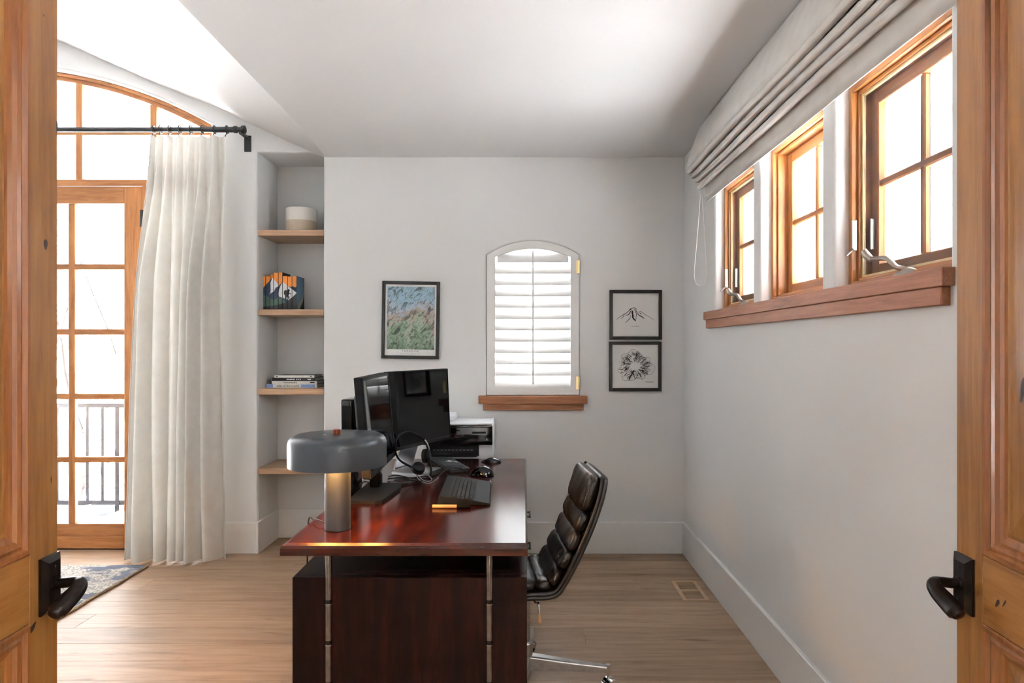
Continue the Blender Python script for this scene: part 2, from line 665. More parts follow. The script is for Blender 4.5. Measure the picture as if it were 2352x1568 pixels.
def relief_map(name):
    """terrain print: icy blue above, pink brown in the middle, green below, dark ridges"""
    nt = NT(name)
    tc = nt.n('ShaderNodeTexCoord')
    mp = nt.n('ShaderNodeMapping')
    nt.l(tc.outputs['Generated'], mp.inputs['Vector'])
    sep = nt.n('ShaderNodeSeparateXYZ')
    nt.l(mp.outputs[0], sep.inputs[0])
    big = nt.n('ShaderNodeTexNoise', Scale=3.5, Detail=5.0, Distortion=1.2)
    nt.l(mp.outputs[0], big.inputs['Vector'])
    a = nt.n('ShaderNodeMath', operation='MULTIPLY_ADD')
    a.inputs[1].default_value = 0.75
    zm = nt.n('ShaderNodeMath', operation='MULTIPLY')
    zm.inputs[1].default_value = 0.70
    nt.l(sep.outputs['Z'], zm.inputs[0])
    nt.l(big.outputs['Fac'], a.inputs[0])
    nt.l(zm.outputs[0], a.inputs[2])
    r = ramp(nt, [(0.40, srgb(128, 158, 128)), (0.60, srgb(178, 204, 178)), (0.72, srgb(200, 184, 176)),
                  (0.80, srgb(196, 210, 224)), (0.97, srgb(170, 206, 226))])
    nt.l(a.outputs[0], r.inputs[0])
    # ridges: warped noise, thin dark veins running down to the left
    m2 = nt.n('ShaderNodeMapping')
    m2.inputs['Rotation'].default_value = (0, radians(-35), 0)
    nt.l(tc.outputs['Object'], m2.inputs['Vector'])
    m3 = nt.n('ShaderNodeMapping')
    m3.inputs['Scale'].default_value = (40, 40, 18)
    nt.l(m2.outputs[0], m3.inputs['Vector'])
    n2 = nt.n('ShaderNodeTexNoise', Scale=1.0, Detail=6.0, Roughness=0.65, Distortion=0.9)
    nt.l(m3.outputs[0], n2.inputs['Vector'])
    r2 = ramp(nt, [(0.36, srgb(56, 56, 58)), (0.46, srgb(190, 186, 180)), (0.52, srgb(255, 255, 255)), (0.60, srgb(225, 222, 220)), (0.68, srgb(120, 110, 104))])
    nt.l(n2.outputs['Fac'], r2.inputs[0])
    mx = nt.n('ShaderNodeMix', data_type='RGBA', blend_type='MULTIPLY')
    mx.inputs['Factor'].default_value = 0.9
    nt.l(r.outputs[0], mx.inputs['A'])
    nt.l(r2.outputs[0], mx.inputs['B'])
    nt.l(mx.outputs['Result'], nt.p.inputs['Base Color'])
    nt.set(Roughness=0.6)
    return nt.m


M['map'] = relief_map('relief_map_print')

# ------------------------------------------------------------------ the room shell
YB = 4.787          # back wall face
XR = 1.12           # right wall face
ZC = 2.775          # flat ceiling
YF = 0.45           # wall behind / around the double doors
XL = -6.09          # far left wall
XN0, XN1 = -1.877, -1.41      # niche
YN = 5.183          # niche back
DX = -3.75          # centre of the french doors
DH = 1.55           # half width of the arched opening


def arc(cx, r, zc, x0, x1, n):
    return [(x0 + (x1 - x0) * i / n, zc + sqrt(r * r - (x0 + (x1 - x0) * i / n - cx) ** 2)) for i in range(n + 1)]


# vault profile (x, z), right half from the crease to the crown
VH = [(-1.41, 2.775), (-1.70, 2.905), (-1.95, 3.018), (-2.18, 3.128), (-2.45, 3.240), (-2.73, 3.360), (-3.0, 3.478), (-3.25, 3.578), (-3.5, 3.65), (-3.75, 3.675)]
VH = [(p.x, p.z) for p in spline([(x, 0, z) for x, z in VH], 3)]
VAULT = VH + [(2 * DX - x, z) for x, z in VH[::-1][1:]]

# back wall: one plate with the door arch, the niche and the small window cut out
AR = 3.06
arch_top = 3.43
hole_door = [(DX + DH, -0.3)] + arc(DX, AR, arch_top - AR, DX + DH, DX - DH, 28)[0:] + [(DX - DH, -0.3)]
hole_niche = [(XN0, -0.2), (XN1, -0.2), (XN1, 2.812), (XN0, 2.812)]
WX0, WX1, WZ0, WZ1, WZA = -0.2656, 0.3816, 1.108, 2.088, 2.190
wr = (((WX1 - WX0) / 2) ** 2 + (WZA - WZ1) ** 2) / (2 * (WZA - WZ1))
wcx = (WX0 + WX1) / 2
hole_win = [(WX0, WZ0), (WX1, WZ0)] + arc(wcx, wr, WZA - wr, WX1, WX0, 16)
outer = [(XL - 0.15, -0.4), (XR + 0.1, -0.4), (XR + 0.1, ZC + 0.1), (XN1 + 0.06, ZC + 0.1)] + [(x, z + 0.06) for x, z in VAULT[1:-1]] + [(XL - 0.15, ZC + 0.06)]
me = shape([outer, hole_door, hole_niche, hole_win], 0.1, 0.014)
for v in me.vertices:
    x, y, z = v.co
    v.co = (x, YB + 0.1 - z, y)
wall_back = mobj('wall_back', me, M['wall'], smooth=True)
tag(wall_back, 'white plastered back wall with arched door opening, shelf niche and small arched window', 'wall', kind='structure')
bm = newbm()
bx(bm, XN0 - 0.1, XN0 + 0.0015, YB + 0.03, YN + 0.1, -0.1, 2.95)
bx(bm, XN1 - 0.0015, XN1 + 0.1, YB + 0.03, YN + 0.1, -0.1, 2.95)
bx(bm, XN0 - 0.1, XN1 + 0.1, YN, YN + 0.1, -0.1, 2.95)
bx(bm, XN0 - 0.1, XN1 + 0.1, YB + 0.03, YN + 0.1, 2.8105, 2.95)
mobj('niche_lining', bm, M['wall'], wall_back)

# right wall with three window openings
WIN = [(1.80, 2.475), (2.575, 3.25), (3.35, 4.025)]
HZ0, HZ1 = 1.657, 2.385
holes = [[(a, HZ0 - 0.02), (b, HZ0 - 0.02), (b, HZ1), (a, HZ1)] for a, b in WIN]
me = shape([[(YF - 0.1, -0.4), (YB + 0.15, -0.4), (YB + 0.15, ZC + 0.1), (YF - 0.1, ZC + 0.1)]] + holes, 0.1, 0.016)
for v in me.vertices:
    x, y, z = v.co
    v.co = (XR + 0.1 + z, x, y)
wall_right = mobj('wall_right', me, M['wall'], smooth=True)
tag(wall_right, 'white plastered right wall with three square window openings above a long wooden sill', 'wall', kind='structure')
# left wall, and the wall around the double doors
wl = mobj('wall_left', box(XL - 0.15, XL, YF - 0.1, YB + 0.1, -0.1, 2.85), M['wall'])
tag(wl, 'plain white plastered left wall under the vault', 'wall', kind='structure')
bm = newbm()
OX0, OX1 = -0.955, 0.895
bx(bm, XL - 0.1, OX0, YF - 0.12, YF, -0.1, 3.8)
bx(bm, OX1, XR + 0.1, YF - 0.12, YF, -0.1, 3.8)
bx(bm, OX0, OX1, YF - 0.12, YF, 2.44, 3.8)
wf = mobj('wall_front', bm, M['wall'])
tag(wf, 'white wall around the double pine doors', 'wall', kind='structure')
# ceiling with vault
def crease(y):
    K = [(0.0, -1.32), (2.0, -1.322), (2.6, -1.327), (3.37, -1.341), (3.97, -1.350), (4.5, -1.372), (4.80, -1.398), (5.2, -1.42)]
    for (a, xa), (b, xb) in zip(K, K[1:]):
        if a <= y <= b:
            return xa + (xb - xa) * (y - a) / (b - a)
    return -1.32


bm = newbm()
lo_, hi_ = [], []
for j in range(41):
    y = YF - 0.1 + (YB + 0.1 - YF + 0.1) * j / 40
    lo_.append((bm.verts.new((crease(y), y, ZC)), bm.verts.new((XR + 0.1, y, ZC))))
for a, b in zip(lo_, lo_[1:]):
    bm.faces.new((a[0], b[0], b[1], a[1]))
bx(bm, -1.75, XR + 0.1, YF - 0.1, YB + 0.1, 3.0, 3.1)
bx(bm, XN1 + 0.12, XR + 0.1, YF - 0.1, YB + 0.1, ZC + 0.002, ZC + 0.1)
ce = mobj('ceiling', bm, M['ceil'])
tag(ce, 'flat white plaster ceiling meeting a shallow vault along a crease', 'ceiling', kind='structure')
bm = newbm()
ny = 24
g = []
for j in range(ny + 1):
    y = YF - 0.1 + (YB + 0.02 - YF + 0.1) * j / ny
    row = []
    for i, (x, z) in enumerate(VAULT):
        wob = 0.006 * sin(y * 2.3 + i * 0.4) if 0 < i < len(VAULT) - 1 else 0
        if i == 0:
            x = crease(y)
        elif i < 5:
            x += (crease(y) - XN1) * (1 - i / 5.0)
        row.append(bm.verts.new((x, y, z + wob)))
    g.append(row)
for j in range(ny):
    for i in range(len(VAULT) - 1):
        bm.faces.new((g[j][i], g[j][i + 1], g[j + 1][i + 1], g[j + 1][i]))
mobj('vault', bm, M['ceil'], ce, smooth=True)

# floor: sub floor and every plank
fl = mobj('floor', box(XL, XR + 0.1, -2.6, YN + 0.05, -0.12, -0.016), M['sub'])
tag(fl, 'pale oak plank floor running across the room', 'floor', kind='structure')
PW = 0.183
rows = list(range(-18, 9))
for k in rows:
    y0 = 3.697 + k * PW
    y1 = y0 + PW
    if y0 > YN:
        continue
    y1 = min(y1, YN)
    spans = [(XL, XR)]
    if y0 > YB - 0.01:
        spans = [(XN0, XN1)]
        if y0 < 4.9:
            spans.append((DX - DH, DX + DH))
    for s0, s1 in spans:
        x = s0
        first = True
        while x < s1 - 0.01:
            ln = random.choice([2.2, 2.6, 3.0, 3.4])
            if first:
                ln *= random.choice([0.35, 0.6, 0.85, 1.0])
                first = False
            xe = min(x + ln, s1)
            if s1 - xe < 0.3:
                xe = s1
            bm = box(-(xe - x) / 2 + 0.0008, (xe - x) / 2 - 0.0008, -(y1 - y0) / 2 + 0.0009, (y1 - y0) / 2 - 0.0007, -0.016, 0, 0.0006)
            o = mobj('plank', bm, M['oak'], fl, world=False)
            o.location = ((x + xe) / 2, (y0 + y1) / 2, 0)
            x = xe
# hall behind the camera
hall = mobj('wall_hall', newbm(), M['wall'])
bm = newbm()
bx(bm, -2.1, -2.0, -2.6, YF - 0.12, -0.1, 2.7)
bx(bm, 2.0, 2.1, -2.6, YF - 0.12, -0.1, 2.7)
bx(bm, -2.1, 2.1, -2.7, -2.6, -0.1, 2.7)
bx(bm, -2.1, 2.1, -2.7, YF - 0.11, 2.7, 2.8)
bx(bm, -2.1, 2.1, -2.7, YF - 0.11, -0.12, -0.002, mi=1)
bm.to_mesh(hall.data)
bm.free()
hall.data.materials.append(M['oakshelf'])
tag(hall, 'white walls of the hall behind the double doors', 'wall', kind='structure')
hl = empty('hall_fill_light', (1.25, -0.75, 2.66), 'added round fill light in the unseen hall behind the doorway', 'fill light')  # added unseen fill that brightens the left pine leaf and the back wall
bm = lathe(newbm(), [(0, 2.7), (0.2, 2.7), (0.2, 2.67), (0.19, 2.66), (0, 2.66)], 1.25, -0.75, 32)
mobj('base', bm, M['white'], hl, smooth=True)
bm = lathe(newbm(), [(0, 2.66), (0.18, 2.66), (0.17, 2.63), (0.10, 2.605), (0, 2.60)], 1.25, -0.75, 32)
mobj('diffuser', bm, emit('hall_fill_diffuser', (1, 0.93, 0.84, 1), 40.0), hl, smooth=True)

# baseboards
BH = 0.22


def bboard(name, boxes, label):
    bm = newbm()
    for b in boxes:
        bx(bm, *b, 0.003)
    o = mobj(name, bm, M['trim'])
    tag(o, label, 'baseboard', kind='structure')
    return o


bboard('baseboard_back', [(XN1, XR, YB - 0.018, YB + 0.004, 0, BH)], 'tall white baseboard along the back wall')
bboard('baseboard_right', [(XR - 0.018, XR + 0.004, YF, YB - 0.018, 0, BH)], 'tall white baseboard along the right wall')
bboard('baseboard_left', [(DX + DH, XN0, YB - 0.018, YB + 0.004, 0, BH)], 'short white baseboard between curtain and niche')
bboard('baseboard_niche', [(XN0 - 0.003, XN0 + 0.016, YB - 0.018, YN, 0, BH), (XN0, XN1, YN - 0.018, YN + 0.003, 0, BH), (XN1 - 0.016, XN1 + 0.003, YB, YN, 0, BH)], 'white baseboard lining the shelf niche')


# ------------------------------------------------------------------ french doors, transom, sidelights
def pane_box(x0, x1, z0, z1, y):
    return box(x0, x1, y - 0.003, y + 0.003, z0, z1)


DY0, DY1 = 4.872, 4.925     # leaf thickness


def french_leaf(name, xa, xb, hinge_right, label):
    d = empty(name, ((xa + xb) / 2, DY0, 0), label, 'door', kind='structure')
    sw = 0.131
    mobj('stile', box(xa, xa + sw, DY0, DY1, 0.006, 2.588, 0.003), M['fir'], d)
    mobj('stile', box(xb - sw, xb, DY0, DY1, 0.006, 2.588, 0.003), M['fir'], d)
    gx0, gx1 = xa + sw, xb - sw
    mobj('top_rail', box(gx0, gx1, DY0, DY1, 2.468, 2.588, 0.002), M['firx'], d)
    mobj('bottom_rail', box(gx0, gx1, DY0, DY1, 0.006, 0.095, 0.002), M['firx'], d)
    mobj('bottom_rail', box(gx0, gx1, DY0 + 0.004, DY1, 0.095, 0.182, 0.002), M['firx'], d)
    zs = [0.182, 0.639, 1.091, 1.553, 2.018, 2.468]
    cx = (gx0 + gx1) / 2
    mobj('muntin', box(cx - 0.024, cx + 0.024, DY0 + 0.008, DY1 - 0.008, 0.182, 2.468, 0.004), M['fir'], d)
    for z in zs[1:-1]:
        mobj('muntin', box(gx0, gx1, DY0 + 0.009, DY1 - 0.009, z - 0.020, z + 0.020, 0.004), M['firx'], d)
    for i in range(5):
        for a, b in ((gx0, cx - 0.018), (cx + 0.018, gx1)):
            z0 = zs[i] + (0.016 if i else 0)
            z1 = zs[i + 1] - (0.016 if i < 4 else 0)
            mobj('pane', pane_box(a, b, z0, z1, (DY0 + DY1) / 2), M['glass'], d)
    hx = xb if hinge_right else xa
    for z in (0.25, 1.67, 2.36):
        bm = newbm()
        tube(bm, [(hx, DY0 - 0.008, z - 0.06), (hx, DY0 - 0.008, z + 0.06)], 0.011, 10)
        mobj('hinge', bm, M['black'], d, smooth=True)
    return d


french_leaf('door_1', DX + 0.001, DX + 1.021, True, 'fir french door leaf with ten glass panes beside the linen curtain')
french_leaf('door_2', DX - 1.021, DX - 0.001, False, 'fir french door leaf farther from the curtain, behind the open pine door')
# frame posts, transom bar, head arch
fr = empty('trim_1', (DX, DY0, 0), 'fir frame posts and transom bar around the french doors', 'door frame', kind='structure')
for sx in (1, -1):
    for a, b in ((1.024, 1.066), (1.506, 1.55)):
        x0, x1 = sorted((DX + sx * a, DX + sx * b))
        zt = 3.02 if b > 1.5 else 2.60
        mobj('post', box(x0, x1, DY0 - 0.006, 4.96, 0, zt, 0.002), M['fir'], fr)
mobj('transom_bar', box(DX - 1.51, DX + 1.51, DY0 - 0.012, 4.96, 2.592, 2.638, 0.002), M['firx'], fr)
mobj('threshold', box(DX - 1.51, DX + 1.51, DY0 - 0.0, 4.98, -0.01, 0.006), M['bronze'], fr)
tw = empty('window_4', (DX, DY0, 2.64), 'arched transom window with fir muntins over the french doors', 'window', kind='structure')
for i, (ra, rb, ya) in enumerate(((AR + 0.002, AR - 0.022, DY0 - 0.012), (AR - 0.022, AR - 0.05, DY0 + 0.012))):
    o1 = arc(DX, ra, arch_top - AR, DX + DH, DX - DH, 40)
    i1 = arc(DX, rb, arch_top - AR, DX - DH, DX + DH, 40)
    mobj('arch_moulding', prism(o1 + i1, lambda u, v, d_: (u, d_, v), ya, 4.96), M['firx'], tw)
zb = 2.982
ins = lambda x: (arch_top - AR) + sqrt((AR - 0.05) ** 2 - (x - DX) ** 2)
vm = [-1.093, -0.562, 0.0, 0.562, 1.093]
for m in vm:
    x = DX + m
    mobj('muntin', box(x - 0.023, x + 0.023, DY0 + 0.01, DY1, 2.638, ins(x) + 0.004, 0.003), M['fir'], tw)
mobj('muntin', box(DX - 1.5, DX + 1.5, DY0 + 0.011, DY1 - 0.002, zb - 0.021, zb + 0.021, 0.003), M['firx'], tw)
xs = [-1.506] + vm + [1.506]
for i in range(len(xs) - 1):
    a = DX + xs[i] + (0.018 if i else 0)
    b = DX + xs[i + 1] - (0.018 if i < len(xs) - 2 else 0)
    mobj('pane', pane_box(a, b, 2.638, zb - 0.017, DY0 + 0.03), M['glass'], tw)
    n = 8
    up = [(a + (b - a) * k / n, ins(a + (b - a) * k / n)) for k in range(n + 1)]
    up = [(x, max(z, zb + 0.02)) for x, z in up]
    mobj('pane', prism([(b, zb + 0.017), (a, zb + 0.017)] + up, lambda u, v, d_: (u, d_, v), DY0 + 0.027, DY0 + 0.033), M['glass'], tw)
for wi, sx in ((5, 1), (6, -1)):
    x0, x1 = sorted((DX + sx * 1.066, DX + sx * 1.506))
    sl = empty('window_%d' % wi, ((x0 + x1) / 2, DY0, 0), 'narrow fir sidelight window %s' % ('behind the linen curtain' if sx > 0 else 'on the far side of the french doors'), 'window', kind='structure')
    mobj('stile', box(x0, x0 + 0.07, DY0, DY1, 0.006, 2.592), M['fir'], sl)
    mobj('stile', box(x1 - 0.07, x1, DY0, DY1, 0.006, 2.592), M['fir'], sl)
    mobj('rail', box(x0 + 0.07, x1 - 0.07, DY0, DY1, 0.006, 0.182), M['firx'], sl)
    mobj('rail', box(x0 + 0.07, x1 - 0.07, DY0, DY1, 2.468, 2.592), M['firx'], sl)
    zs = [0.182, 0.639, 1.091, 1.553, 2.018, 2.468]
    for i in range(5):
        if i:
            mobj('muntin', box(x0 + 0.07, x1 - 0.07, DY0 + 0.009, DY1 - 0.009, zs[i] - 0.016, zs[i] + 0.016), M['firx'], sl)
        mobj('pane', pane_box(x0 + 0.07, x1 - 0.07, zs[i] + (0.016 if i else 0), zs[i + 1] - (0.016 if i < 4 else 0), (DY0 + DY1) / 2), M['glass'], sl)


# ------------------------------------------------------------------ casement windows in the right wall
def casement(n, y0, y1, crank, label):
    X0 = 1.174
    wd = empty('window_%d' % n, (X0, (y0 + y1) / 2, HZ0), label, 'window', kind='structure')
    # frame (jambs, head, sill piece) in two steps, then the sash
    steps = [(X0, 0.024), (X0 + 0.020, 0.036)]
    acc = 0.0
    for si, (xf, t) in enumerate(steps):
        xb = 1.268
        t0 = 0.0 if si == 0 else steps[0][1]
        for a, b in ((y0 + t0, y0 + t), (y1 - t, y1 - t0)):
            mobj('jamb', box(xf, xb, a, b, HZ0, HZ1 - t0, 0.002), M['fir'], wd)
        mobj('head', box(xf, xb, y0 + t, y1 - t, HZ1 - t, HZ1 - t0, 0.002), M['firy'], wd)
        mobj('bottom_frame', box(xf, xb, y0 + t, y1 - t, HZ0 + t0, HZ0 + t, 0.002), M['firy'], wd)
    for q in ((y0, y0 + 0.034, HZ0, HZ1), (y1 - 0.034, y1, HZ0, HZ1), (y0 + 0.034, y1 - 0.034, HZ0, HZ0 + 0.034), (y0 + 0.034, y1 - 0.034, HZ1 - 0.034, HZ1)):
        mobj('cladding', box(1.268, 1.325, *q), M['clad'], wd)
    t = 0.036
    a0, a1, b0, b1 = y0 + t, y1 - t, HZ0 + t, HZ1 - t
    XS0, XS1 = 1.240, 1.270
    s = 0.046
    mobj('sash_stile', box(XS0, XS1, a0, a0 + s, b0, b1, 0.003), M['fir'], wd)
    mobj('sash_stile', box(XS0, XS1, a1 - s, a1, b0, b1, 0.003), M['fir'], wd)
    mobj('sash_rail', box(XS0, XS1, a0 + s, a1 - s, b0, b0 + s, 0.003), M['firy'], wd)
    mobj('sash_rail', box(XS0, XS1, a0 + s, a1 - s, b1 - s, b1, 0.003), M['firy'], wd)
    ym, zm = (a0 + a1) / 2, (b0 + b1) / 2
    mobj('muntin', box(XS0 + 0.004, XS1 - 0.006, ym - 0.013, ym + 0.013, b0 + s, b1 - s, 0.005), M['fir'], wd)
    mobj('muntin', box(XS0 + 0.003, XS1 - 0.006, a0 + s, a1 - s, zm - 0.013, zm + 0.013, 0.005), M['firy'], wd)
    for ya, yb in ((a0 + s, ym - 0.013), (ym + 0.013, a1 - s)):
        for za, zb_ in ((b0 + s, zm - 0.013), (zm + 0.013, b1 - s)):
            mobj('pane', box(1.258, 1.262, ya, yb, za, zb_), M['glass'], wd)
    e = 0.004
    for q in ((a0 + e, a0 + s - e, b0 + e, b1 - e), (a1 - s + e, a1 - e, b0 + e, b1 - e), (a0 + s - e, a1 - s + e, b0 + e, b0 + s - e), (a0 + s - e, a1 - s + e, b1 - s + e, b1 - e), (ym - 0.011, ym + 0.011, b0 + s, b1 - s), (a0 + s, ym - 0.011, zm - 0.011, zm + 0.011), (ym + 0.011, a1 - s, zm - 0.011, zm + 0.011)):
        mobj('sash_cladding', box(1.264, 1.290, *q), M['clad'], wd)
    if crank:
        f = 0.009
        xf = 1.204
        sf = mobj('insect_screen', box(xf + 0.003, xf + 0.0045, a0 + f, a1 - f, b0 + f, b1 - f), M['mesh'], wd)
        bm = newbm()
        for q in ((a0, a0 + f, b0, b1), (a1 - f, a1, b0, b1), (a0 + f, a1 - f, b0, b0 + f), (a0 + f, a1 - f, b1 - f, b1)):
            bx(bm, xf, xf + 0.01, *q)
        mobj('screen_frame', bm, M['screenframe'], wd)
        # sash lock on the far jamb
        zl = HZ0 + 0.19
        lk = mobj('lock_plate', box(X0 - 0.002, X0 + 0.018, y1 - 0.030, y1 - 0.0235, zl - 0.055, zl + 0.055, 0.002), M['nickel'], wd)
        bm = newbm()
        tube(bm, spline([(X0 + 0.0, y1 - 0.03, zl - 0.05), (X0 - 0.012, y1 - 0.04, zl - 0.06), (X0 - 0.03, y1 - 0.045, zl - 0.075)], 4), 0.006, 8, flat=0.6)
        mobj('lock_lever', bm, M['nickel'], wd, smooth=True)
        mobj('keeper_plate', box(1.222, 1.24, y1 - 0.062, y1 - 0.058, zl - 0.055, zl + 0.055, 0.0015), M['nickel'], wd)
        # crank operator on the bottom frame
        yc = y0 + (y1 - y0) * 0.47
        bm = newbm()
        prof = [(0, 0.0), (0.075, 0.0), (0.072, 0.012), (0.05, 0.024), (0.022, 0.032), (0, 0.034)]
        lathe(bm, prof, 0, 0, 20)
        for v in bm.verts:
            v.co = Vector((X0 + 0.010 + v.co.x * 0.30, yc + v.co.y, HZ0 + 0.004 + v.co.z))
        cb = mobj('crank_base', bm, M['nickel'], wd, smooth=True)
        bm = newbm()
        p = spline([(X0 + 0.006, yc, HZ0 + 0.034), (X0 - 0.004, yc + 0.03, HZ0 + 0.042), (X0 - 0.008, yc + 0.08, HZ0 + 0.075), (X0 - 0.008, yc + 0.14, HZ0 + 0.082), (X0 - 0.008, yc + 0.18, HZ0 + 0.088)], 5)
        k = len(p)
        tube(bm, p, [0.011] * (k - 8) + [0.010] * 8, 10, flat=0.75)
        mobj('crank_arm', bm, M['nickel'], wd, smooth=True)
        bm = newbm()
        tube(bm, [(X0 - 0.008, yc + 0.175, HZ0 + 0.083), (X0 - 0.018, yc + 0.19, HZ0 + 0.10), (X0 - 0.026, yc + 0.195, HZ0 + 0.118)], [0.010, 0.013, 0.010], 10)
        mobj('crank_knob', bm, M['nickel'], wd, smooth=True)
    return wd


casement(1, *WIN[2], True, 'fir casement window farthest along the right wall, with crank handle')
casement(2, *WIN[1], False, 'middle fir window in the right wall, fixed, without handle')
casement(3, *WIN[0], True, 'nearest and largest looking fir casement window in the right wall, with crank handle')
ts = empty('trim_2', (XR, 2.95, 1.6), 'long wooden window sill with apron under the three right hand windows', 'window sill', kind='structure')
mobj('sill_board', box(1.085, 1.30, 1.775, 4.145, 1.608, 1.657, 0.002), M['sill'], ts)
mobj('apron', box(1.094, XR + 0.004, 1.795, 4.125, 1.558, 1.608, 0.002), M['sill'], ts)

# ------------------------------------------------------------------ small back window with plantation shutter
sw_ = empty('window_7', (wcx, YB + 0.1, WZ0), 'small arched window behind the white louvred shutter', 'window', kind='structure')
o1 = [(WX0, WZ0), (WX1, WZ0)] + arc(wcx, wr, WZA - wr, WX1, WX0, 16)
t = 0.05
sc_ = lambda p: (wcx + (p[0] - wcx) * (1 - 2 * t / (WX1 - WX0)), (WZ0 + WZA) / 2 + (p[1] - (WZ0 + WZA) / 2) * (1 - 2 * t / (WZA - WZ0)))
i1 = [sc_(p) for p in o1]
me = shape([o1, i1], 0.02, 0.002)
for v in me.vertices:
    x, y, z = v.co
    v.co = (x, YB + 0.16 - z, y)
mobj('window_frame', me, M['trim'], sw_)
mobj('pane', prism(i1, lambda u, v, d_: (u, d_, v), YB + 0.157, YB + 0.163), M['glass'], sw_)
t2 = empty('trim_3', (wcx, YB, 1.06), 'brown wooden sill with apron under the shuttered window', 'window sill', kind='structure')
mobj('sill_board', box(-0.3206, 0.4366, YB - 0.045, YB + 0.14, 1.050, 1.105, 0.002), M['sillx'], t2)
mobj('apron', box(-0.290, 0.412, YB - 0.022, YB + 0.003, 1.003, 1.050, 0.002), M['sillx'], t2)

sh = empty('plantation_shutter', (wcx, YB, WZ0), 'white arched louvred shutter with tilt rod over the small back window', 'shutter')
gp = 0.0015
so = [(WX0 + gp, WZ0 + gp), (WX1 - gp, WZ0 + gp)] + [(x, z - gp) for x, z in arc(wcx, wr, WZA - wr, WX1 - gp, WX0 + gp, 20)]
ix0, ix1, iz0 = WX0 + 0.060, WX1 - 0.060, WZ0 + 0.060
ir = wr * 1.02
irise = 2.118 - 2.062
ir = (((ix1 - ix0) / 2) ** 2 + irise ** 2) / (2 * irise)
si_ = [(ix0, iz0), (ix1, iz0)] + arc(wcx, ir, 2.130 - ir, ix1, ix0, 20)
me = shape([so, si_], 0.015, 0.003)
for v in me.vertices:
    x, y, z = v.co
    v.co = (x, YB + 0.004 - z, y)
mobj('shutter_frame', me, M['trim'], sh, smooth=True)
ang = radians(60)
for k in range(12):
    zc = 1.45 - (590.5 + 26.0 * k - 795) * 0.003053
    hw = (ix1 - ix0) / 2 - 0.0004
    if k == 0:
        hw -= 0.014
    bm = newbm()
    sec = []
    for q in range(14):
        a = 2 * pi * q / 14
        u = 0.044 * cos(a)
        v = 0.0055 * sin(a)
        sec.append((u, v))
    # room edge (−y) down, outer edge up
    ra, rb = [], []
    for u, v in sec:
        y = YB + 0.012 + u * cos(ang) - v * sin(ang)
        z = zc + u * sin(ang) + v * cos(ang)
        ra.append(bm.verts.new((wcx - hw, y, z)))
        rb.append(bm.verts.new((wcx + hw, y, z)))
    for q in range(14):
        bm.faces.new((ra[q], ra[(q + 1) % 14], rb[(q + 1) % 14], rb[q]))
    bm.faces.new(ra[::-1])
    bm.faces.new(rb)
    bmesh.ops.recalc_face_normals(bm, faces=bm.faces)
    mobj('louvre', bm, M['trim'], sh, smooth=True)
ring_i = [(wcx + (p[0] - wcx) * 0.93, (WZ0 + WZA) / 2 + (p[1] - (WZ0 + WZA) / 2) * 0.95) for p in o1]
me = shape([[(wcx + (p[0] - wcx) * 1.01, (WZ0 + WZA) / 2 + (p[1] - (WZ0 + WZA) / 2) * 1.01) for p in o1], ring_i], 0.008, 0.001)
for v in me.vertices:
    x, y, z = v.co
    v.co = (x, YB + 0.030 - z, y)
mobj('shutter_stop', me, M['trim'], sh)
mobj('tilt_rod', box(wcx - 0.007, wcx + 0.007, YB - 0.034, YB - 0.022, 1.185, 2.115, 0.003), M['trim'], sh)
for z in (2.005, 1.195):
    bm = newbm()
    tube(bm, [(WX1 - 0.002, YB - 0.016, z - 0.045), (WX1 - 0.002, YB - 0.016, z + 0.045)], 0.008, 10)
    bx(bm, WX1 - 0.02, WX1 + 0.002, YB - 0.0135, YB - 0.011, z - 0.045, z + 0.045)
    mobj('hinge', bm, M['brass'], sh, smooth=True)


# ------------------------------------------------------------------ double pine doors in front
def ring_panel(rings, mats_at=None):
    """nested rectangles: list of (x0, x1, z0, z1, depth)"""
    bm = newbm()
    prev = None
    for (x0, x1, z0, z1, d) in rings:
        vs = [bm.verts.new((x, d, z)) for x, z in ((x0, z0), (x1, z0), (x1, z1), (x0, z1))]
        if prev:
            for i in range(4):
                bm.faces.new((prev[i], prev[(i + 1) % 4], vs[(i + 1) % 4], vs[i]))
        prev = vs
    return bm, prev


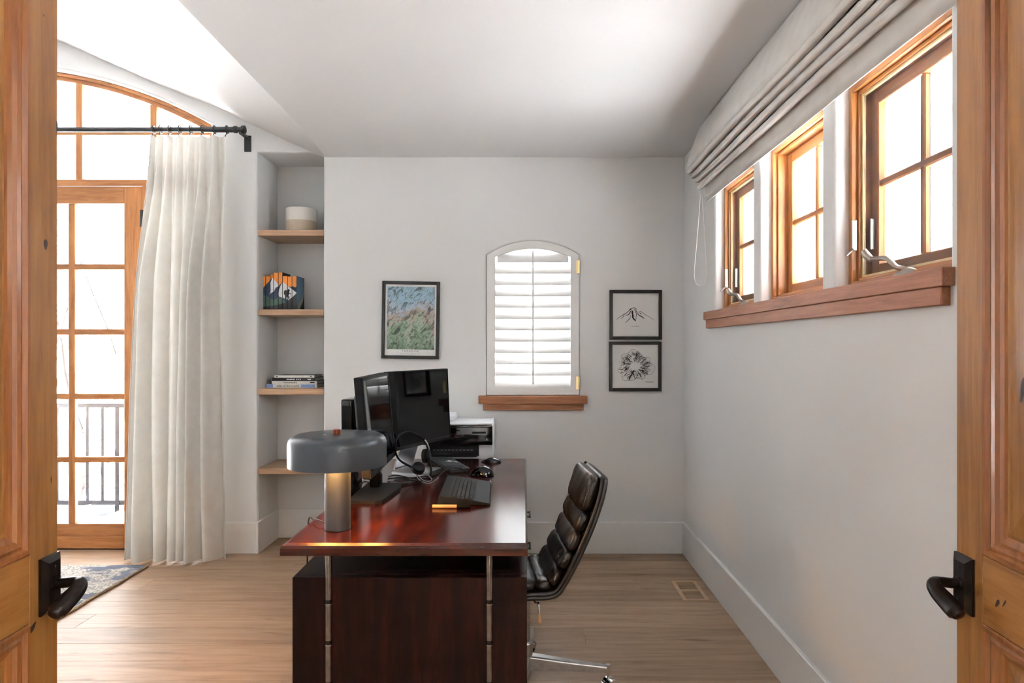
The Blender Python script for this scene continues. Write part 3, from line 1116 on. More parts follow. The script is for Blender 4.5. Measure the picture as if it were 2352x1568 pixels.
def pine_leaf(name, hinge, free, side, label):
    """side: +1 the room-facing (visible) face looks to +n where n is the left normal of hinge->free"""
    hx, hy = hinge
    fx, fy = free
    W = sqrt((fx - hx) ** 2 + (fy - hy) ** 2)
    d = empty(name, (hx, hy, 0), label, 'door', kind='structure', rotz=math.atan2(fy - hy, fx - hx))
    H0, H1 = 0.012, 2.40
    T = 0.044
    s = side
    f = lambda a, b: tuple(sorted((a * s, b * s)))
    # visible face at local y = 0, thickness away from it
    ST = 0.090
    P = lambda nm, x0, x1, z0, z1, m, d0=0.0, bev=0.0015: mobj(nm, box(x0, x1, *f(d0, -T), z0, z1, bev), m, d, world=False)
    P('stile', W - ST, W, H0, H1, M['pine'])
    P('stile', 0, ST, H0, H1, M['pine'])
    P('top_rail', ST, W - ST, H1 - 0.115, H1, M['pinex'])
    P('lock_rail', ST, W - ST, 0.898, 1.034, M['pinex'])
    P('bottom_rail', ST, W - ST, H0, 0.24, M['pinex'])
    for z0, z1 in ((0.24, 0.898), (1.034, H1 - 0.115)):
        for back in (0, 1):
            g0 = (lambda dd: (dd * s)) if not back else (lambda dd: (-T - dd) * s)
            prof = [(0, 0), (0.004, 0.004), (0.012, 0.004), (0.017, -0.004), (0.024, -0.001), (0.032, -0.003), (0.036, -0.010), (0.045, -0.013), (0.050, -0.016)]
            rg = [(ST + a, W - ST - a, z0 + a, z1 - a, g0(dd)) for a, dd in prof]
            bm, _ = ring_panel(rg)
            bmesh.ops.recalc_face_normals(bm, faces=bm.faces)
            mobj('moulding', bm, M['pinem'], d, world=False)
            rg = [(ST + a, W - ST - a, z0 + a, z1 - a, g0(dd)) for a, dd in ((0.050, -0.016), (0.056, -0.016), (0.125, -0.004))]
            bm, last = ring_panel(rg)
            bm.faces.new(last)
            bmesh.ops.recalc_face_normals(bm, faces=bm.faces)
            mobj('panel', bm, M['pine'], d, world=False)
    # lever set
    xc, zc = W - 0.032, 0.958
    bm = newbm()
    rg = [(xc - 0.031, xc + 0.031, zc - 0.058, zc + 0.058, 0.0), (xc - 0.031, xc + 0.031, zc - 0.058, zc + 0.058, 0.006 * s), (xc - 0.019, xc + 0.019, zc - 0.046, zc + 0.046, 0.014 * s)]
    bm, last = ring_panel(rg)
    bm.faces.new(last)
    bmesh.ops.recalc_face_normals(bm, faces=bm.faces)
    pl = mobj('escutcheon', bm, M['bronze'], d, world=False)
    tag(pl, 'dark bronze rectangular backplate')
    for dz in (-0.034, 0.034):
        bm = newbm()
        tube(bm, [(xc, 0.0138 * s, zc + dz), (xc, 0.0155 * s, zc + dz)], 0.0035, 8)
        mobj('screw', bm, M['black'], pl, world=False)
    bm = newbm()
    pts = [(xc, 0.012 * s, zc), (xc, 0.03 * s, zc), (xc, 0.048 * s, zc + 0.002), (xc - 0.002, 0.062 * s, zc + 0.002), (xc - 0.014, 0.071 * s, zc - 0.002), (xc - 0.028, 0.069 * s, zc - 0.012), (xc - 0.046, 0.062 * s, zc - 0.024), (xc - 0.064, 0.058 * s, zc - 0.033), (xc - 0.078, 0.057 * s, zc - 0.038)]
    p = spline(pts, 4)
    n = len(p)
    rr = []
    ff = []
    for i in range(n):
        u = i / (n - 1)
        if u < 0.30:
            r_, f_ = 0.0105, 1.0
        elif u < 0.5:
            r_, f_ = 0.0105 + (u - 0.3) * 0.02, 1.0
        else:
            r_, f_ = 0.0145 + 0.004 * sin((u - 0.5) * 2 * pi * 0.8), 0.85
        if u > 0.93:
            r_ *= 0.75
        rr.append(r_)
        ff.append(f_)
    rr[-1] *= 0.5
    tube(bm, p, rr, 14, flat=ff)
    lv = mobj('lever', bm, M['bronze'], d, world=False, smooth='all')
    tag(lv, 'dark bronze curved lever handle')
    bm = newbm()
    tube(bm, [(xc, 0.013 * s, zc), (xc, 0.019 * s, zc)], 0.0145, 18)
    mobj('collar', bm, M['bronze'], d, world=False, smooth=True)
    return d, W


def knot(d, x, z, side, rx, rz, rot=0.0, depth=0.0003):
    bm = newbm()
    vs = []
    for k in range(12):
        a = 2 * pi * k / 12
        u, v = rx * cos(a) * (1 + 0.25 * sin(3 * a)), rz * sin(a)
        vs.append(bm.verts.new((x + u * cos(rot) - v * sin(rot), depth * side, z + u * sin(rot) + v * cos(rot))))
    c = bm.verts.new((x, -0.0 + depth * side * 0.5, z))
    for k in range(12):
        bm.faces.new((vs[k], vs[(k + 1) % 12], c))
    mobj('knot', bm, M['knot'], d, world=False)


dl, WL = pine_leaf('door_3', (-0.930, 0.50), (-0.992, 1.45), -1, 'open knotty pine panel door at the left edge, dark lever pointing right')
dr, WR = pine_leaf('door_4', (0.872, 0.50), (0.9175, 1.45), 1, 'open knotty pine panel door at the right edge, dark lever pointing left')
knot(dl, WL - 0.040, 1.66, -1, 0.006, 0.011)
knot(dl, WL - 0.003, 1.915, -1, 0.003, 0.013)
knot(dl, WL - 0.082, 0.885, -1, 0.013, 0.006, 0.6)
knot(dl, WL - 0.046, 2.13, -1, 0.002, 0.003)
knot(dl, WL - 0.022, 1.17, -1, 0.002, 0.008)
knot(dr, WR - 0.135, 0.955, 1, 0.004, 0.010, 0.6)
knot(dr, WR - 0.155, 0.962, 1, 0.002, 0.010, 0.6)
knot(dr, WR - 0.20, 1.37, 1, 0.006, 0.025, 0.2, -0.0035)
cs = empty('trim_4', (0, YF, 0), 'pine casing around the double doorway', 'door casing', kind='structure')
for x0, x1 in ((OX0 - 0.10, OX0), (OX1, OX1 + 0.10)):
    mobj('casing', box(x0, x1, YF, YF + 0.02, 0, 2.54, 0.003), M['pine'], cs)
mobj('casing', box(OX0, OX1, YF, YF + 0.02, 2.44, 2.54, 0.003), M['pinex'], cs)

# ------------------------------------------------------------------ outside
og = mobj('ground_outside', box(-70, 70, -20, 90, -3.4, -3.2), M['snow'])
tag(og, 'snow covered ground below the balcony and around the house', 'snow', kind='structure')
bm = newbm()
N = 40
gv = []
for j in range(N + 1):
    for i in range(N + 1):
        x = -60 + 61 * i / N
        y = 32 + 56 * j / N
        z = -3.25 + 4.2 * (1 - cos(pi * min(1, j / (N * 0.6)))) / 2 + 0.25 * sin(i * 0.9 + j * 0.4) + 0.15 * sin(j * 1.3 - i * 0.5)
        gv.append(bm.verts.new((x, y, z)))
for j in range(N):
    for i in range(N):
        a = j * (N + 1) + i
        bm.faces.new((gv[a], gv[a + 1], gv[a + N + 2], gv[a + N + 1]))
so_ = mobj('snow_slope', bm, M['snow'], smooth='all')
tag(so_, 'snowy hillside rising beyond the balcony railing', 'snow', kind='structure')
dk = mobj('balcony_floor', box(DX - 2.6, DX + 2.6, 4.99, 6.62, -0.30, -0.09), M['deck'])
tag(dk, 'dark balcony floor outside the french doors', 'balcony', kind='structure')
bm = newbm()
N1, N2 = 90, 22
gv = []
for j in range(N2 + 1):
    for i in range(N1 + 1):
        x = DX - 2.55 + 5.1 * i / N1
        edge = 6.12 + 0.10 * sin(i * 0.35) + 0.06 * sin(i * 0.93 + 1) + 0.04 * sin(i * 1.9)
        y = 5.30 + (edge - 5.30) * j / N2
        z = -0.045 + 0.03 * sin(i * 0.5 + j * 0.7) * (j / N2) + 0.012 * sin(i * 1.7 - j)
        if j == N2:
            z = -0.095
        if j == N2 - 1:
            z = -0.02 + 0.025 * sin(i * 0.8)
        gv.append(bm.verts.new((x, y, z)))
for j in range(N2):
    for i in range(N1):
        a = j * (N1 + 1) + i
        bm.faces.new((gv[a], gv[a + 1], gv[a + N1 + 2], gv[a + N1 + 1]))
sn = mobj('balcony_snow', bm, M['snow'], smooth='all')
tag(sn, 'uneven layer of snow lying on the balcony floor', 'snow', kind='stuff')
rl = empty('balcony_railing', (DX, 6.30, -0.09), 'black metal balcony railing with upright bars', 'railing')
mobj('top_rail', box(DX - 2.5, DX + 2.5, 6.28, 6.32, 0.885, 0.925, 0.003), M['black'], rl)
mobj('bottom_rail', box(DX - 2.5, DX + 2.5, 6.285, 6.315, -0.012, 0.030, 0.002), M['black'], rl)
x = DX - 2.5
i = 0
pk = bpy.data.meshes.new('picket')
b_ = box(-0.014, 0.014, -0.014, 0.014, 0.03, 0.885)
b_.to_mesh(pk)
b_.free()
pk.materials.append(M['black'])
while x <= DX + 2.5:
    o = link(bpy.data.objects.new('picket', pk))
    o.parent = rl
    o.location = (x - DX, 0, 0.09)
    x += 0.139
for x in (DX - 2.5, DX + 2.5, DX):
    mobj('post', box(x - 0.02, x + 0.02, 6.28, 6.32, -0.09, 0.885), M['black'], rl)


def tree(name, base, h, seed, label, lean=0.0):
    rnd = random.Random(seed)
    bm = newbm()
    bmt = newbm()

    def grow(p, dirv, length, rad, depth, tgt):
        pts = [p]
        d_ = dirv.copy()
        n = 4
        for k in range(n):
            d_ = (d_ + Vector((rnd.uniform(-1, 1), rnd.uniform(-1, 1), rnd.uniform(-0.4, 0.7))) * 0.16).normalized()
            pts.append(pts[-1] + d_ * (length / n))
        rr = [rad * (1 - 0.5 * k / n) for k in range(n + 1)]
        tube(tgt, pts, rr, 5 if depth < 2 else 4, cap=False)
        if depth >= 5:
            return
        nb = 3 if depth else 5
        for k in range(nb):
            q = rnd.randint(2, n)
            a = rnd.uniform(0, 2 * pi)
            side = Vector((cos(a), sin(a), rnd.uniform(0.1, 0.8))).normalized()
            nd = (d_ * 0.75 + side * 0.8).normalized()
            grow(pts[q], nd, length * rnd.uniform(0.55, 0.75), rr[q] * 0.62, depth + 1, bm)
    grow(Vector(base), Vector((lean, 0, 1)).normalized(), h * 0.42, h * 0.012, 0, bmt)
    t_ = empty(name, base, label, 'tree')
    mobj('trunk', bmt, M['bark'], t_, smooth='all')
    mobj('branches', bm, M['bark'], t_, smooth='all', kind='stuff')
    return t_


tree('bare_tree', (-5.95, 8.9, -3.2), 8.4, 3, 'bare leafless tree standing just beyond the balcony railing', 0.12)
tree('bare_tree', (-13.5, 20.0, -2.4), 8.5, 23, 'small distant bare tree on the snowy slope', 0.0)
# eaves outside the right wall and over the balcony
be = mobj('balcony_soffit', box(XL - 0.3, DX + 2.7, YB + 0.21, 6.75, 3.62, 3.70), M['soffit'])
tag(be, 'pale roof soffit over the balcony', 'roof', kind='structure')
ev = mobj('eave_soffit', box(1.32, 2.75, 0.0, 7.0, 3.05, 3.12), M['soffit'])
tag(ev, 'grey roof soffit outside the right hand windows', 'roof', kind='structure')
eb = mobj('eave_beam', box(2.12, 2.32, 0.0, 7.0, 2.84, 3.05, 0.005), M['postw'])
tag(eb, 'white roof beam outside the right hand windows', 'beam', kind='structure')
for i, y in enumerate((2.95, 5.5)):
    o = mobj('porch_post', box(2.14, 2.30, y, y + 0.16, -3.0, 2.84, 0.006), M['postw'])
    tag(o, ('white porch post seen through the nearest right window', 'white porch post seen through the farthest right window')[i], 'post')
ew = mobj('shade_roof', prism([(-3.2, 3.9), (YB + 0.5, 3.9), (1.4, 7.6)], lambda u, v, d_: (d_, u, v), XL - 3.0, XR + 0.35), M['deck'])  # out of view; ridge raised so its shadow darkens snow beyond the french doors
tag(ew, 'unseen pitched roof above the room, ridge raised to shade the snow outside', 'roof', kind='structure')

# ------------------------------------------------------------------ curtain and rod
rd = empty('curtain_rod', (-2.9, 4.665, 2.93), 'black curtain rod with rings and wall bracket across the french doors', 'curtain rod')
ZR = 2.930
bm = tube(newbm(), [(-5.55, 4.665, ZR), (-1.985, 4.665, ZR)], 0.0165, 14)
mobj('rod', bm, M['black'], rd, smooth=True)
bm = tube(newbm(), [(-2.20, 4.665, ZR), (-1.99, 4.665, ZR)], 0.019, 14)
mobj('rod_sleeve', bm, M['black'], rd, smooth=True)
for sx, xe in ((1, -1.985), (-1, -5.55)):
    bm = tube(newbm(), [(xe, 4.665, ZR), (xe + sx * 0.02, 4.665, ZR), (xe + sx * 0.022, 4.665, ZR), (xe + sx * 0.05, 4.665, ZR), (xe + sx * 0.055, 4.665, ZR), (xe + sx * 0.075, 4.665, ZR)], [0.024, 0.024, 0.017, 0.017, 0.027, 0.027], 16)
    mobj('finial', bm, M['black'], rd, smooth=True)
    bm = newbm()
    xb = xe + sx * 0.045
    bx(bm, xb - 0.024, xb + 0.024, YB - 0.008, YB + 0.001, 2.812, 2.925, 0.002)
    bx(bm, xb - 0.012, xb + 0.012, 4.66, YB - 0.006, ZR - 0.030, ZR - 0.014, 0.002)
    mobj('bracket', bm, M['black'], rd)


# pinch pleats: fold positions squeeze together at the left of the stack
NU, NV = 360, 60
ZT, ZBOT = ZR - 0.045, 0.012
NF = 7


def cur_point(u, v):
    """u across 0..1, v down 0..1"""
    xl = -2.545 - 0.135 * v ** 1.2 - 0.02 * sin(v * 3.1)
    xr = -2.045 + 0.035 * v
    # fold phase: pleats are denser on the left at the top
    top = u ** 1.22
    uu = top * (1 - v) + (u + 0.02 * sin(6.3 * u)) * v
    ph = 2 * pi * NF * u
    sharp = 0.5 + 0.5 * cos(ph)
    topw = sharp ** 3
    loww = 0.5 + 0.5 * cos(ph + 0.9 * sin(u * 9 + v * 1.5))
    k = min(1.0, max(0.0, (v - 0.02) * 2.6))
    k = k * k * (3 - 2 * k)
    amp_top, amp_low = 0.06, 0.125 + 0.03 * sin(u * 11)
    y = 4.690 - (topw * amp_top) * (1 - k) - (loww ** 1.25 * amp_low) * k
    y += 0.008 * sin(v * 9 + u * 20) * v
    # folds lean sideways, so one side of each is undercut
    x = xl + (xr - xl) * uu + 0.014 * sin(ph) * k + 0.012 * sin(ph + 1.2) * (1 - k)
    z = ZT - (ZT - ZBOT) * v + 0.01 * (sharp - 0.5) * (1 if v > 0.98 else 0)
    y -= 0.05 * v * (0.4 + 0.6 * sin(pi * u))
    return (x, y, z)


bm = newbm()
gv = [[bm.verts.new(cur_point(i / NU, j / NV)) for i in range(NU + 1)] for j in range(NV + 1)]
for j in range(NV):
    for i in range(NU):
        bm.faces.new((gv[j][i], gv[j + 1][i], gv[j + 1][i + 1], gv[j][i + 1]))
cu_ = empty('curtain', (-2.3, 4.66, 0), 'off white pleated linen curtain hanging to the floor beside the french doors', 'curtain')
mobj('fabric', bm, M['linen'], cu_, smooth='all')
bm = newbm()
for i in range(NU):
    pass
hem = [Vector(cur_point(0.0, j / 40)) + Vector((0.002, -0.004, 0)) for j in range(41)]
tube(bm, hem, 0.004, 6)
mobj('side_hem', bm, M['linen'], cu_, smooth='all')
for k in range(NF + 1):
    u = k / NF
    p = Vector(cur_point(u, 0.0))
    bm = newbm()
    tube(bm, [(p.x, 4.665 + 0.025 * cos(a), ZR + 0.025 * sin(a)) for a in [2 * pi * q / 18 for q in range(19)]], 0.0042, 8, cap=False)
    tube(bm, [(p.x, 4.665, ZR - 0.02), (p.x, p.y + 0.004, ZT - 0.012)], 0.003, 6)
    mobj('ring', bm, M['black'], rd, smooth=True)

# ------------------------------------------------------------------ niche shelves and what stands on them
SHZ = [(2.268, 'topmost', 'holding a round two-tone pot'), (1.7095, 'second', 'holding a row of upright books'), (1.1510, 'third', 'holding a stack of lying books'), (0.592, 'lowest', 'empty, half hidden by the desk lamp')]
for z, nm, what in SHZ:
    o = mobj('floating_shelf', box(XN0 + 0.001, XN1 - 0.001, YB + 0.012, YN - 0.001, z - 0.041, z, 0.002), M['oakshelf'])
    tag(o, 'oak floating shelf in the niche, %s, %s' % (nm, what), 'shelf', 'oak shelves in the niche')
# pot
pt = empty('plant_pot', (-1.635, 5.0, 2.268), 'round pot, white glazed above and beige clay below, on the top shelf', 'pot')
PR = 0.112
bm = lathe(newbm(), [(0, 2.268), (PR - 0.004, 2.268), (PR, 2.272), (PR, 2.360)], -1.635, 5.0, 48)
mobj('lower_band', bm, M['clay'], pt, smooth=True)
bm = lathe(newbm(), [(PR, 2.360), (PR, 2.447), (PR - 0.003, 2.451), (PR - 0.012, 2.451), (PR - 0.014, 2.445), (PR - 0.014, 2.29), (0, 2.29)], -1.635, 5.0, 48)
mobj('upper_band', bm, M['cream'], pt, smooth=True)


# row of books; a mountain picture runs across their spines
def clipx(poly, x0, x1):
    for sgn, lim in ((1, x0), (-1, x1)):
        out = []
        for i in range(len(poly)):
            a, b = poly[i], poly[(i + 1) % len(poly)]
            ia, ib = sgn * a[0] >= sgn * lim, sgn * b[0] >= sgn * lim
            if ia:
                out.append(a)
            if ia != ib:
                t_ = (lim - a[0]) / (b[0] - a[0])
                out.append((lim, a[1] + t_ * (b[1] - a[1])))
        poly = out
        if len(poly) < 3:
            return []
    return poly


def clipz(poly, zmax):
    q = clipx([(z, x) for x, z in poly], -1e9, zmax)
    return [(x, z) for z, x in q]


circ = lambda cx, cy, r, n=12: [(cx + r * cos(2 * pi * k / n), cy + r * sin(2 * pi * k / n)) for k in range(n)]
MURAL = [
    ('orange', [(200, 200), (1200, 200), (1200, 1222), (200, 1222)]),
    ('navy', [(240, 690), (360, 560), (515, 390), (560, 450), (600, 475), (665, 575), (690, 580), (785, 495), (920, 605), (985, 635), (1030, 605), (1100, 640), (1150, 605), (1150, 1222), (240, 1222)]),
    ('greenp', [(240, 820), (340, 850), (440, 900), (560, 970), (640, 900), (700, 890), (780, 910), (850, 1040), (900, 1222), (240, 1222)]),
    ('darkp', [(240, 1140), (400, 1130), (640, 1085), (850, 1040), (900, 1000), (1040, 885), (1150, 780), (1150, 1222), (240, 1222)]),
    ('whitep', [(515, 390), (560, 450), (600, 475), (650, 545), (690, 600), (600, 645), (560, 735), (430, 820), (470, 720), (465, 580), (455, 540)]),
    ('whitep', [(785, 495), (920, 605), (1040, 700), (1140, 780), (1040, 880), (930, 960), (830, 925), (680, 870), (672, 800), (690, 690), (730, 580)]),
    ('darkp', [(812, 740), (835, 708), (885, 712), (900, 760), (890, 840), (830, 840), (808, 800)]),
    ('darkp', circ(932, 715, 30)),
    ('darkp', [(890, 740), (945, 740), (950, 790), (1005, 790), (1000, 805), (940, 812), (925, 870), (880, 880), (870, 800)]),
    ('darkp', [(880, 850), (930, 860), (960, 890), (945, 945), (925, 940), (925, 900), (890, 880)]),
    ('darkp', [(845, 830), (890, 850), (875, 920), (850, 1010), (825, 1040), (835, 960)]),
    ('darkp', [(975, 800), (983, 800), (985, 900), (978, 900)]),
]
BE = [245, 340, 455, 545, 665, 775, 905, 1020, 1140]
BT = [345, 345, 300, 262, 250, 345, 355, 345]
BY = 4.90
ks = (170 / 1904.0) * BY / FPX
mx_ = lambda u: (580 + u * 170 / 1904.0 - 1205) * BY / FPX
mz_ = lambda v: 1.7095 + (1222 - v) * ks
BD = 0.165
bn = ['leftmost, orange above navy and green', 'second from the left, orange top', 'third from the left, carrying the left snow peak', 'fourth from the left, right half of first white peak',
      'fifth from the left, tallest of the row', 'sixth from the left, carrying the hiker\'s backpack', 'seventh from the left, carrying the hiker\'s head', 'rightmost, with blue side cover showing']
for i in range(8):
    x0, x1 = mx_(BE[i]) + 0.0006, mx_(BE[i + 1]) - 0.0006
    zt = mz_(BT[i])
    b = empty('book', ((x0 + x1) / 2, BY, 1.7095), 'upright book in the mountain row, ' + bn[i], 'book', 'upright books on the second shelf')
    cov = M['bluep'] if i == 7 else M['darkp']
    bm = newbm()
    bx(bm, x0, x0 + 0.0022, BY, BY + BD, 1.7095, zt)
    bx(bm, x1 - 0.0022, x1, BY, BY + BD, 1.7095, zt)
    mobj('cover', bm, cov, b)
    mobj('spine', box(x0, x1, BY - 0.002, BY + 0.0005, 1.7095, zt, 0.0008), M['darkp'], b)
    mobj('page_block', box(x0 + 0.0022, x1 - 0.0022, BY + 0.0005, BY + BD - 0.004, 1.7135, zt - 0.004), M['pages'], b)
    mats = []
    bm = newbm()
    for li, (mn, poly) in enumerate(MURAL):
        pz = [(mx_(u), mz_(v)) for u, v in poly]
        q = clipx(pz, x0 + 0.0015, x1 - 0.0015)
        if len(q) < 3:
            continue
        q = clipz(q, zt - 0.0008)
        if len(q) < 3:
            continue
        if M[mn] not in mats:
            mats.append(M[mn])
        yy = BY - 0.0021 - 0.00008 * (li + 1)
        vs = [bm.verts.new((x, yy, z)) for x, z in q]
        try:
            f = bm.faces.new(vs)
            f.material_index = mats.index(M[mn])
        except ValueError:
            pass
    mobj('spine_print', bm, mats, b)
    if i == 7:
        bm = newbm()
        fy = lambda u: BY + u * BD
        h = zt - 1.7095
        poly = [(0.35, 0.0), (0.12, 0.0), (0.25, 0.2), (0.75, 0.42), (0.97, 0.75), (1.0, 0.75), (0.98, 0.5), (0.80, 0.27), (0.5, 0.12)]
        vs = [bm.verts.new((x1 + 0.0002, fy(u), 1.7095 + h * v)) for u, v in poly]
        bm.faces.new(vs)
        poly = [(0.36, 0.0), (0.5, 0.12), (0.80, 0.27), (0.98, 0.5), (1.0, 0.5), (1.0, 0.0)]
        vs = [bm.verts.new((x1 + 0.0002, fy(u), 1.7095 + h * v)) for u, v in poly]
        bm.faces.new(vs).material_index = 1
        mobj('cover_print', bm, [M['sagep'], M['darkp']], b)

# lying stack, bottom to top: (x0 px, x1 px, thickness m, cover, label)
STK = [(612, 728.5, 0.0265, 'offwhite', 'lowest book of the lying stack, white spine with black lettering and blue end'),
       (624, 728, 0.021, 'offwhite', 'second book up in the lying stack, off white spine with small print'),
       (624, 724.5, 0.0235, 'darkp', 'black book in the lying stack with white lettering'),
       (629, 721.5, 0.0175, 'offwhite', 'top book of the lying stack, thin and pale')]
z = 1.1510
kx = lambda px: (px - 1205) * 4.93 / FPX
for i, (a, bb, th, cm, lab) in enumerate(STK):
    x0, x1 = kx(a), kx(bb)
    y0, y1 = 4.93 + 0.002 * i, 5.14
    b = empty('book', ((x0 + x1) / 2, y0, z), lab, 'book', 'lying books on the third shelf')
    bm = newbm()
    bx(bm, x0, x1, y0, y1, z, z + 0.0025)
    bx(bm, x0, x1, y0, y1, z + th - 0.0025, z + th)
    mobj('cover', bm, M['darkp'], b)
    mobj('spine', box(x0, x1, y0 - 0.001, y0 + 0.002, z, z + th, 0.0006), M[cm], b)
    mobj('page_block', box(x0 + 0.004, x1 - 0.004, y0 + 0.002, y1 - 0.004, z + 0.0025, z + th - 0.0025), M['pages'], b)
    yy = y0 - 0.0013
    zc = z + th / 2
    put = lambda cx, txt, sz, mat, sp=1.0: mobj('spine_print', text_bm(txt, sz, lambda u, v: (cx + u, yy, zc + v), sp), mat, b)
    if i == 0:
        put(kx(661), 'atlas of the world', 0.024, M['ink'], 0.95)
        mobj('spine_print', box(kx(691), kx(723), yy - 0.0002, yy + 0.0005, z + 0.003, z + th - 0.004), M['bluebook'], b)
        mobj('spine_print', box(kx(612.3), kx(627), yy - 0.0002, yy + 0.0005, z + 0.002, z + th - 0.001), M['bluebook'], b)
    elif i == 1:
        bm = newbm()
        for k in range(16):
            xa = kx(652 + k * 1.9)
            bx(bm, xa, xa + 0.0038, yy - 0.0001, yy + 0.0003, zc - 0.003 - 0.002 * (k % 2), zc + 0.004 - 0.002 * (k % 3))
        mobj('spine_print', bm, M['ink'], b, kind='stuff')
        mobj('spine_print', box(kx(712), kx(722.5), yy - 0.0001, yy + 0.0003, zc - 0.004, zc + 0.005), M['ink'], b)
    elif i == 2:
        bm = newbm()
        for xs_ in ((658, 660.5), (661.5, 664), (665, 668), (669, 671.5), (673, 676.5), (680, 682.5), (684, 686), (688, 690.5), (706, 714)):
            bx(bm, kx(xs_[0]), kx(xs_[1]), yy - 0.0001, yy + 0.0003, zc - 0.003, zc + 0.004)
        mobj('spine_print', bm, M['whitep'], b, kind='stuff')
    else:
        bm = newbm()
        for xs_ in ((634, 637), (712, 715)):
            bx(bm, kx(xs_[0]), kx(xs_[1]), yy - 0.0001, yy + 0.0003, zc - 0.004, zc + 0.004)
        mobj('spine_print', bm, M['ink'], b, kind='stuff')
    z += th + 0.0003


# ------------------------------------------------------------------ framed pictures
def framed(name, cx, cz, w_, h_, rail, rot, label):
    root = empty(name, (cx, YB, cz), label, 'picture')
    root.rotation_euler = (0, rot, 0)
    # local: x right, z up, y = 0 at the wall, front towards -y
    for (x0, x1, z0, z1) in ((-w_ / 2, -w_ / 2 + rail, -h_ / 2, h_ / 2), (w_ / 2 - rail, w_ / 2, -h_ / 2, h_ / 2), (-w_ / 2 + rail, w_ / 2 - rail, h_ / 2 - rail, h_ / 2), (-w_ / 2 + rail, w_ / 2 - rail, -h_ / 2, -h_ / 2 + rail)):
        mobj('frame_rail', box(x0, x1, -0.026, -0.001, z0, z1, 0.0015), M['black'], root, world=False)
    mobj('paper', box(-w_ / 2 + rail, w_ / 2 - rail, -0.012, -0.004, -h_ / 2 + rail, h_ / 2 - rail), M['paper'], root, world=False)
    mobj('glazing', box(-w_ / 2 + rail, w_ / 2 - rail, -0.0165, -0.0150, -h_ / 2 + rail, h_ / 2 - rail), M['picglass'], root, world=False)
    return root


kb = 0.003053
bxp = lambda px: (px - 1205) * kb
bzp = lambda py: 1.45 - (py - 795) * kb
KB2 = (YB - 0.0125) / FPX
r1 = framed('framed_map', bxp(944.2), bzp(735), 0.402, 0.541, 0.0225, radians(0.9), 'tall black framed terrain map poster in blue, brown and green')
mw, mh = 0.331, 0.438
mobj('map_print', box(-mw / 2, mw / 2, -0.0128, -0.0119, -0.205, 0.233), M['map'], r1, world=False)
mobj('lettering', text_bm('PARADISE', 0.0165, lambda u, v: (u * 1.0, -0.0126, -0.2165 + v), 1.75), M['ink'], r1, world=False)
mobj('lettering', text_bm('MOUNT RAINIER', 0.010, lambda u, v: (u, -0.0126, -0.2345 + v), 2.1), M['inkgrey'], r1, world=False)


def strokes(lst, root, sc, ox, oz, mat, yy=-0.0126):
    """ink strokes: polylines with tapering width"""
    bm = newbm()
    for pts, wd in lst:
        P = [Vector((p[0], p[1])) for p in pts]
        L, R = [], []
        for i, p in enumerate(P):
            t_ = (P[min(i + 1, len(P) - 1)] - P[max(i - 1, 0)])
            if t_.length < 1e-9:
                continue
            t_.normalize()
            nrm = Vector((-t_.y, t_.x))
            u = i / max(1, len(P) - 1)
            hw = wd * (0.25 + 0.75 * sin(pi * (0.12 + 0.8 * u)))
            L.append(p + nrm * hw)
            R.append(p - nrm * hw)
        tv = lambda q: bm.verts.new(((q.x - ox) * sc, yy, -(q.y - oz) * sc))
        l = [tv(q) for q in L]
        r_ = [tv(q) for q in R]
        for i in range(len(l) - 1):
            bm.faces.new((l[i], l[i + 1], r_[i + 1], r_[i]))
    return mobj('ink_drawing', bm, mat, root, world=False)


r2 = framed('framed_drawing', bxp(1459.2), bzp(723), 0.366, 0.347, 0.0225, 0.0, 'upper square black frame with an ink drawing of a mountain peak')
S2 = 160 / 965.0 * kb
MT = [([(215, 500), (250, 472), (300, 440), (350, 412), (400, 368), (430, 350), (455, 335), (475, 345), (490, 365)], 4),
      ([(300, 440), (320, 430), (345, 415)], 5), ([(275, 492), (310, 460), (322, 432)], 4), ([(335, 548), (370, 515), (400, 485), (408, 440)], 4),
      ([(360, 445), (385, 430), (405, 395), (425, 370)], 6), ([(390, 370), (405, 355), (420, 350)], 6), ([(330, 440), (370, 440), (395, 425)], 3),
      ([(430, 375), (432, 420), (432, 470), (455, 505), (480, 528)], 6), ([(438, 380), (440, 440), (445, 480), (478, 515)], 8), ([(455, 345), (470, 385), (488, 420), (484, 470), (480, 520)], 4),
      ([(470, 350), (485, 385), (500, 410), (520, 430)], 5), ([(485, 345), (492, 352)], 5), ([(510, 400), (540, 390), (570, 400), (600, 430), (650, 455), (740, 515)], 3),
      ([(505, 430), (540, 450), (575, 470), (597, 490)], 7), ([(525, 405), (550, 420), (560, 435)], 5), ([(545, 390), (580, 405)], 5), ([(440, 430), (460, 460), (470, 440)], 3), ([(410, 380), (420, 400), (428, 430)], 4)]
strokes(MT, r2, S2, 477, 437, M['ink'])
bm = newbm()
for k in range(11):
    if k != 3:
        bx(bm, -0.027 + k * 0.0049, -0.024 + k * 0.0049, -0.0126, -0.0121, -0.0815, -0.0785)
mobj('caption', bm, M['inkgrey'], r2, world=False)
r3 = framed('framed_drawing', bxp(1458.2), bzp(841), 0.366, 0.347, 0.0225, 0.0, 'lower square black frame with a shaded ink drawing of a crater ring')
rnd = random.Random(5)
ST3 = []
cx3, cy3 = 475, 1150
ring = []
for k in range(64):
    a = 2 * pi * k / 64
    ro = 215 + 28 * sin(3 * a + 1) + 16 * sin(7 * a) + 12 * sin(11 * a + 2)
    ring.append((cx3 + ro * 1.08 * cos(a), cy3 + ro * 0.92 * sin(a)))
ST3.append((ring[:34], 2.2))
ST3.append((ring[33:] + [ring[0]], 2.2))
